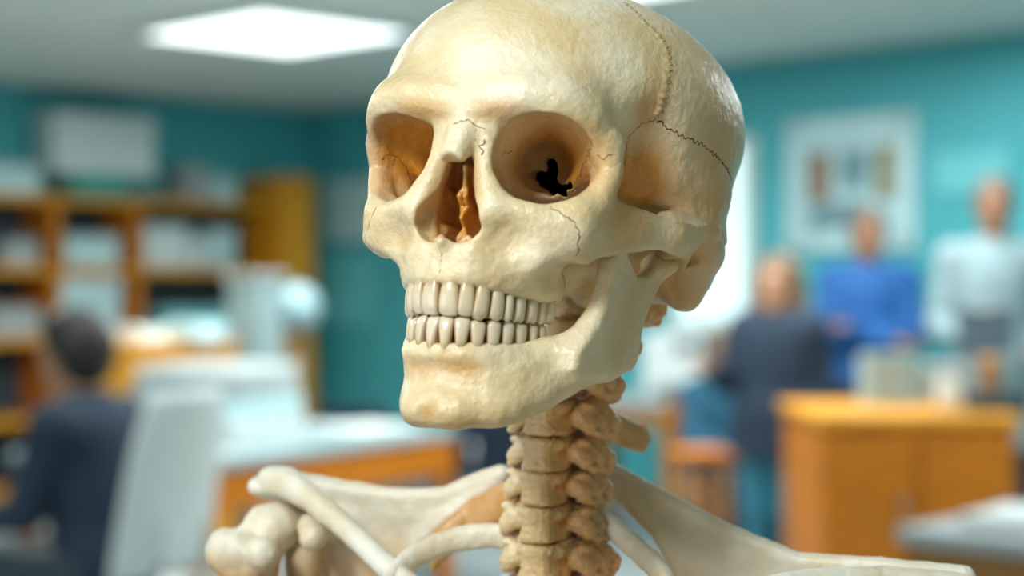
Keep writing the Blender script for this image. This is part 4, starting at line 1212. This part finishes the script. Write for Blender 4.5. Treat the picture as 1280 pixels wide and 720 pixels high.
def person(label, P, yaw, J, top, trousers, hair, skin, hair_style='short', h=.0075, sleeve=1.0, coat=False, shoes=None, face_turn=0.0):
    """J: joints. One continuous body, with hair, top, trousers and shoes as clothing that follows it."""
    t = empty('person', P, yaw, label, 'person')
    pts = [q for q in J.values() if hasattr(q, '__len__')]
    lo = [min(q[i] for q in pts) - .2 for i in range(3)]; hi = [max(q[i] for q in pts) + .2 for i in range(3)]
    lo[2] = max(lo[2], -.01)
    pel, ch, nk, hd = J['pelvis'], J['chest'], J['neck'], J['head']
    def torso(v, o=0.0):
        v.add(ell(pel, (.155 + o, .115 + o, .12 + o)))
        v.add(cone(pel, lerp(pel, ch, .55), .125 + o, .125 + o, (.85, 1.1, 1)), .06)
        v.add(ell(ch, (.165 + o, .115 + o, .17 + o)), .06)
        v.add(path([J['shL'], lerp(J['shL'], J['shR'], .5), J['shR']], [.062 + o, .075 + o, .062 + o]), .07)
    def arms(v, o=0.0, upto=1.0):
        for s in 'LR':
            a, b, c = J['sh' + s], J['el' + s], J['wr' + s]
            e = lerp(b, c, upto)
            v.add(cone(a, b, .056 + o, .043 + o), .03); v.add(cone(b, e, .043 + o, .043 - .014 * upto + o), .02)
    def legs(v, o=0.0, upto=1.0):
        for s in 'LR':
            a, b, c = J['hip' + s], J['kn' + s], J['an' + s]
            v.add(cone(a, b, .088 + o, .06 + o), .05); v.add(cone(b, lerp(b, c, upto), .06 + o, .06 - .02 * upto + o), .02)
    # the body
    v = Vol(lo, hi, h)
    torso(v); arms(v); legs(v)
    v.add(cone(lerp(ch, nk, .6), lerp(nk, hd, .5), .062, .054), .04)
    ct, st_ = math.cos(face_turn), math.sin(face_turn)
    def hp(x, y, z): return (hd[0] + x * ct - y * st_, hd[1] + x * st_ + y * ct, hd[2] + z)
    v.add(ell(hp(0, .012, .03), (.076, .094, .092), (0, 0, math.degrees(face_turn))), .03)
    v.add(ell(hp(0, -.03, -.045), (.055, .058, .068), (0, 0, math.degrees(face_turn))), .04)
    v.add(cone(hp(0, -.088, .015), hp(0, -.108, -.022), .008, .014), .012)                # nose
    v.add(cone(hp(-.03, -.083, .03), hp(.03, -.083, .03), .010, .010), .02)               # brow
    v.add(ell(hp(0, -.078, -.095), (.022, .018, .016)), .02)                                # chin
    for s in (-1, 1):
        v.sub(ell(hp(s * .031, -.096, .008), (.016, .014, .011)), .012)
        v.add(ell(hp(s * .078, .012, -.005), (.010, .020, .033)), .008)                     # ears
    v.add(path([hp(-.022, -.083, -.060), hp(0, -.09, -.058), hp(.022, -.083, -.060)], .0075), .006)   # lips
    v.sub(path([hp(-.022, -.09, -.0605), hp(0, -.098, -.0595), hp(.022, -.09, -.0605)], .0025), .003)
    for s, q in (('L', 1), ('R', -1)):
        hand(v, J['wr' + s], J['el' + s], q, J.get('curl', .5))
        a = J['an' + s]; tz = J.get('toe' + s, (a[0], a[1] - .16, .035))
        v.add(cone((a[0], a[1] + .03, .045), tz, .042, .032), .03)
    V, Q = v.nets(); V = smooth_verts(V, Q, 2)
    o = mesh_obj('body', V, Q, skin, t); set_stain_shade(o, np.zeros(len(V)))
    for s in (-1, 1):
        e = lathe('eye', [(.001, -.0095)] + [(.0115 * math.cos(a), .0095 * math.sin(a)) for a in np.linspace(-1.3, 1.3, 9)] + [(.001, .0095)], EYEW, o, 12); e.location = hp(s * .031, -.0725, .009)
        q = lathe('iris', [(.001, -.006)] + [(.006 * math.cos(a), .006 * math.sin(a)) for a in np.linspace(-1.2, 1.2, 7)] + [(.001, .006)], EYED, o, 10); q.location = hp(s * .031, -.0795, .009)
    # the top
    v = Vol(lo, hi, h)
    torso(v, .014); arms(v, .013, sleeve)
    if coat:
        cl = float(coat)
        v.add(cone(pel, (pel[0], pel[1] + .01, pel[2] - cl), .165, .19, (.85, 1.15, 1)), .06)
        v.sub(box((pel[0], pel[1], pel[2] - cl - .28), (.34, .5, .25)), .01)
    else:
        zc_ = pel[2] - .07
        v.op((lambda x, y, z: -(z - zc_) + 0 * x + 0 * y, lo, hi), 'int') if False else v.sub(box((pel[0], pel[1] - .1, zc_ - .25), (.5, .7, .25)), .01)
    v.add(cone(lerp(ch, nk, .75), lerp(nk, hd, .12), .075, .066), .03)
    v.sub(cone(lerp(nk, hd, .05), hd, .058, .075), .01)
    V, Q = v.nets(); V = smooth_verts(V, Q, 2)
    mesh_obj('coat' if coat else 'top', V, Q, top, t)
    # trousers
    v = Vol(lo, hi, h)
    v.add(ell(pel, (.166, .126, .125))); legs(v, .014, .97)
    v.sub(box((pel[0], pel[1], pel[2] + .25), (.4, .4, .19)), .01)
    V, Q = v.nets(); V = smooth_verts(V, Q, 2)
    mesh_obj('trousers', V, Q, trousers, t)
    # shoes
    for s in 'LR':
        a = J['an' + s]; tz = J.get('toe' + s, (a[0], a[1] - .16, .035))
        v = Vol([min(a[0], tz[0]) - .1, min(a[1], tz[1]) - .12, -.01], [max(a[0], tz[0]) + .1, max(a[1], tz[1]) + .14, .16], .006)
        v.add(cone((a[0], a[1] + .035, .05), (tz[0], tz[1], .04), .052, .042), .02); v.add(cone((a[0], a[1] + .01, .06), (a[0], a[1] + .005, .10), .052, .05), .03)
        v.sub(box((a[0], a[1], -.1), (.5, .5, .1)))
        V, Q = v.nets(); mesh_obj('shoe', V, Q, shoes or DARK, t)
    # hair
    v = Vol([hd[0] - .18, hd[1] - .18, hd[2] - .46], [hd[0] + .18, hd[1] + .2, hd[2] + .2], .006)
    rz = math.degrees(face_turn)
    v.add(ell(hp(0, .022, .045), (.088, .100, .094), (0, 0, rz)))
    if hair_style == 'long':
        for s in (-1, 1): v.add(path([hp(s * .07, .02, .05), hp(s * .088, .03, -.08), hp(s * .085, .015, -.22), hp(s * .07, -.01, -.33)], [.035, .04, .04, .025]), .04)
        v.add(path([hp(0, .08, .05), hp(0, .095, -.1), hp(0, .10, -.28)], [.06, .065, .05]), .05)
        v.sub(ell(hp(0, -.10, -.04), (.062, .08, .105), (0, 0, rz)), .02)
    elif hair_style == 'full':
        v.add(ell(hp(0, .05, .0), (.090, .085, .10), (0, 0, rz)), .04)
        v.add(ell(hp(0, .0, .085), (.075, .085, .055), (0, 0, rz)), .03)
        v.sub(ell(hp(0, -.12, -.03), (.075, .085, .10), (0, 0, rz)), .02)
    else:
        v.add(ell(hp(0, .045, -.005), (.083, .072, .085), (0, 0, rz)), .03)
        v.sub(ell(hp(0, -.11, -.05), (.09, .09, .115), (0, 0, rz)), .02)
    roughen(v, .002, .03, 3)
    V, Q = v.nets(); V = smooth_verts(V, Q, 1)
    mesh_obj('hair', V, Q, hair, t)
    return t

def standing(H=1.75, arms='down'):
    k = H / 1.75
    J = dict(pelvis=(0, 0, .96), chest=(0, .0, 1.29), neck=(0, .015, 1.47), head=(0, -.01, 1.635), shL=(.175, .01, 1.41), shR=(-.175, .01, 1.41),
             hipL=(.085, 0, .91), hipR=(-.085, 0, .91), knL=(.095, -.02, .50), knR=(-.095, -.01, .50), anL=(.10, .02, .085), anR=(-.10, .03, .085))
    if arms == 'down': J.update(elL=(.23, .03, 1.12), elR=(-.23, .03, 1.12), wrL=(.235, -.05, .88), wrR=(-.235, -.05, .88))
    if arms == 'crossed': J.update(elL=(.22, -.09, 1.14), elR=(-.22, -.08, 1.13), wrL=(-.10, -.19, 1.19), wrR=(.09, -.21, 1.12))
    if arms == 'bent': J.update(elL=(.23, .02, 1.12), elR=(-.23, .0, 1.12), wrL=(.16, -.22, 1.05), wrR=(-.14, -.22, 1.08))
    if arms == 'side': J.update(elL=(.23, .03, 1.12), elR=(-.27, -.04, 1.14), wrL=(.22, -.06, .88), wrR=(-.29, -.20, 1.20))
    return {a: tuple(c * k for c in b) for a, b in J.items()}
def sitting(H=1.75, lean=0.0):
    k = H / 1.75
    J = dict(pelvis=(0, .03, .56), chest=(0, .0 - lean, .88), neck=(0, -.01 - lean * 1.3, 1.06), head=(0, -.05 - lean * 1.5, 1.215), shL=(.175, -.0 - lean, 1.0), shR=(-.175, -.0 - lean, 1.0),
             hipL=(.09, 0, .55), hipR=(-.09, 0, .55), knL=(.12, -.43, .52), knR=(-.12, -.43, .52), anL=(.12, -.40, .085), anR=(-.12, -.42, .085),
             elL=(.23, -.08 - lean, .74), elR=(-.23, -.08 - lean, .74), wrL=(.14, -.33, .70), wrR=(-.12, -.34, .70))
    return {a: tuple(c * k for c in b) for a, b in J.items()}

HAIR_D = plain('dark_hair', (.018, .014, .012), .5, .3, 40); HAIR_L = plain('light_brown_hair', (.17, .10, .05), .5, .25, 40); HAIR_G = plain('grey_brown_hair', (.16, .13, .11), .6, .25, 40)
BLUE = plain('blue_shirt', (.008, .10, .33), .7, .15, 20); LGREY = plain('light_grey_coat', (.30, .41, .44), .8, .08, 15); JEANS = plain('blue_jeans', (.03, .20, .29), .8, .15, 25)
LBLUE = plain('light_blue_shirt', (.015, .10, .17), .8, .1, 20); CHARC = plain('charcoal_trousers', (.03, .04, .05), .8, .1, 20)

# seated student at the left edge, on a white chair
p = at(122, 462, 5.2)
chair('white_chair', 'tall white plastic chair with the dark haired student sitting on it', (p.x + .02, p.y + .05, 0), math.radians(-112), WHITE, STEEL, .45, 1.06, .25)
person('dark haired person in navy sitting on the white chair at the left edge', (p.x, p.y, 0), math.radians(-112), sitting(1.66, .03), NAVY, DARK, HAIR_D, SKIN, 'full')

p = at(480, 600, 8.5); chair('added_dark_chair', 'dark navy chair added behind the pale table, left of two', (p.x, p.y, 0), math.radians(150), NAVY, STEEL, .45, .80, .24)  # both navy chairs are added to fill the dark area under the table
p = at(612, 600, 8.0); chair('added_dark_chair', 'dark navy chair added behind the pale table, the one by the neck bones', (p.x, p.y, 0), math.radians(190), NAVY, STEEL, .45, .80, .24)
# the girl with long hair, in jeans
p = at(972, 370, 7.5)
J = standing(1.46, 'side')
person('person with long light brown hair in a navy top and blue jeans', (p.x, p.y, 0), math.radians(-25), J, NAVY, JEANS, HAIR_L, SKIN, 'long', coat=.14)
# man in the blue shirt
p = at(1085, 298, 8.35)
person('person in a bright blue shirt with folded arms standing below the framed picture', (p.x, p.y, 0), math.radians(-6), standing(1.72, 'crossed'), BLUE, CHARC, HAIR_G, SKIN_D, 'short')
q = at(1082, 410, 8.1)
# man in light grey
p = at(1243, 262, 7.85)
person('person in a long light grey coat standing at the right edge', (p.x, p.y, 0), math.radians(-8), standing(1.84, 'bent'), LGREY, CHARC, HAIR_G, SKIN_D, 'short', coat=.34)
q = p + Vector((-.14, -.37, 0))
t = empty('clipboard', (q.x, q.y, 1.17), math.radians(-10), 'dark clipboard held by the person in the light grey coat', 'clipboard')
cb = bx('board', (0, 0, 0), (.12, .008, .10), DARK, t, .004); cb.rotation_euler = (math.radians(-25), 0, 0)
bx('clip', (0, -.012, .095), (.035, .008, .012), STEEL, cb, .002)
# seated child in light blue with an orange wooden chair
p = at(903, 440, 8.5)
person('person in a dark blue top sitting on the orange wooden chair', (p.x, p.y, 0), math.radians(20), sitting(1.47, .0), LBLUE, CHARC, HAIR_L, SKIN_D, 'short')
def wooden_chair(label, P, yaw):
    t = empty('wooden_chair', P, yaw, label, 'chair')
    bx('seat', (0, 0, .40), (.20, .20, .015), ORANGE, t, .006)
    for s in (-1, 1):
        bx('leg', (s * .18, -.18, .193), (.018, .018, .193), ORANGE, t)
        bx('leg', (s * .18, .19, .40), (.018, .018, .40), ORANGE, t)
    bx('backrest', (0, .19, .70), (.165, .012, .09), ORANGE, t, .006)
    for s in (-1, 1): bx('stretcher', (s * .18, 0, .18), (.01, .165, .014), ORANGE, t, .002)
    return t
wooden_chair('orange wooden chair under the person in the dark blue top', (p.x, p.y + .03, 0), math.radians(20))
p = at(874, 560, 6.9)
t = empty('wooden_stool', (p.x, p.y, 0), .3, 'orange wooden stool standing right of the neck of the skeleton', 'stool')
bx('seat', (0, 0, .70), (.10, .10, .02), ORANGE, t, .01)
for sx_ in (-1, 1):
    for sy_ in (-1, 1): tube('leg', [(sx_ * .07, sy_ * .07, .69), (sx_ * .10, sy_ * .10, 0)], .016, BROWN, t, 10)
for z_ in (.25, .45): bxs('rail', [((0, -.085, z_), (.075, .009, .012)), ((0, .085, z_), (.075, .009, .012)), ((-.085, 0, z_ + .04), (.009, .075, .012)), ((.085, 0, z_ + .04), (.009, .075, .012))], BROWN, t, .002)

# ------------------------------------------------------------------ light, air, camera
def area(loc, tgt, size, power, c, size_y=None):
    l = bpy.data.lights.new('soft_lamp', 'AREA'); l.size = size; l.energy = power; l.color = c
    if size_y: l.shape = 'RECTANGLE'; l.size_y = size_y
    o = bpy.data.objects.new('soft_lamp', l); link(o); o.location = loc
    o.rotation_euler = (Vector(tgt) - Vector(loc)).to_track_quat('-Z', 'Y').to_euler()
    return o
SK_C = Vector((.04, .72, 1.38))
area((-.75, -.35, 2.25), SK_C, .36, 24.0, (.93, 1.0, 1.0))            # added key lamp, upper left in front of the skull
area((-.9, .1, 1.3), SK_C, .6, 4.2, (1, .95, .86))                  # added fill lamp left of the camera, lightens the eye sockets
area((1.1, -.2, .75), SK_C, .7, 4.2, (1.0, .64, .28))                 # added warm fill lamp, low on the right, in place of bounce
area((.3, 1.9, 2.45), SK_C, .8, 1.2, (.85, 1.0, 1.0))                # added rim lamp above and behind the skull
for x, y, pw in ((-1.13, 8.44, 52), (.46, 6.78, 52), (-.9, 5.0, 24), (-2.6, 6.9, 50), (-2.7, 3.2, 45), (2.6, 4.9, 50), (1.7, 7.4, 32)):            # at both ceiling lights; the rest added unseen, the last brightening the right wall
    area((x, y, CEIL - .06), (x, y, 0), 1.05, pw, (.92, 1.0, .99))
w = bpy.data.worlds.new('world'); scene.world = w; w.use_nodes = True
w.node_tree.nodes['Background'].inputs['Color'].default_value = (.55, .75, .75, 1); w.node_tree.nodes['Background'].inputs['Strength'].default_value = .3

cam = bpy.data.cameras.new('camera'); co = bpy.data.objects.new('camera', cam); link(co)
co.location = (0, 0, CAM_H); co.rotation_euler = (math.radians(90), 0, 0)
cam.sensor_width = 36; cam.lens = 36 * F_PX / 1280; cam.clip_start = .05; cam.clip_end = 60
cam.dof.use_dof = True; cam.dof.focus_distance = .68; cam.dof.aperture_fstop = 5.2; cam.dof.aperture_blades = 0
scene.camera = co
scene.view_settings.view_transform = 'Standard'
scene.view_settings.look = 'None'
scene.cycles.use_denoising = True
scene.cycles.max_bounces = 8
scene.cycles.sample_clamp_indirect = 6
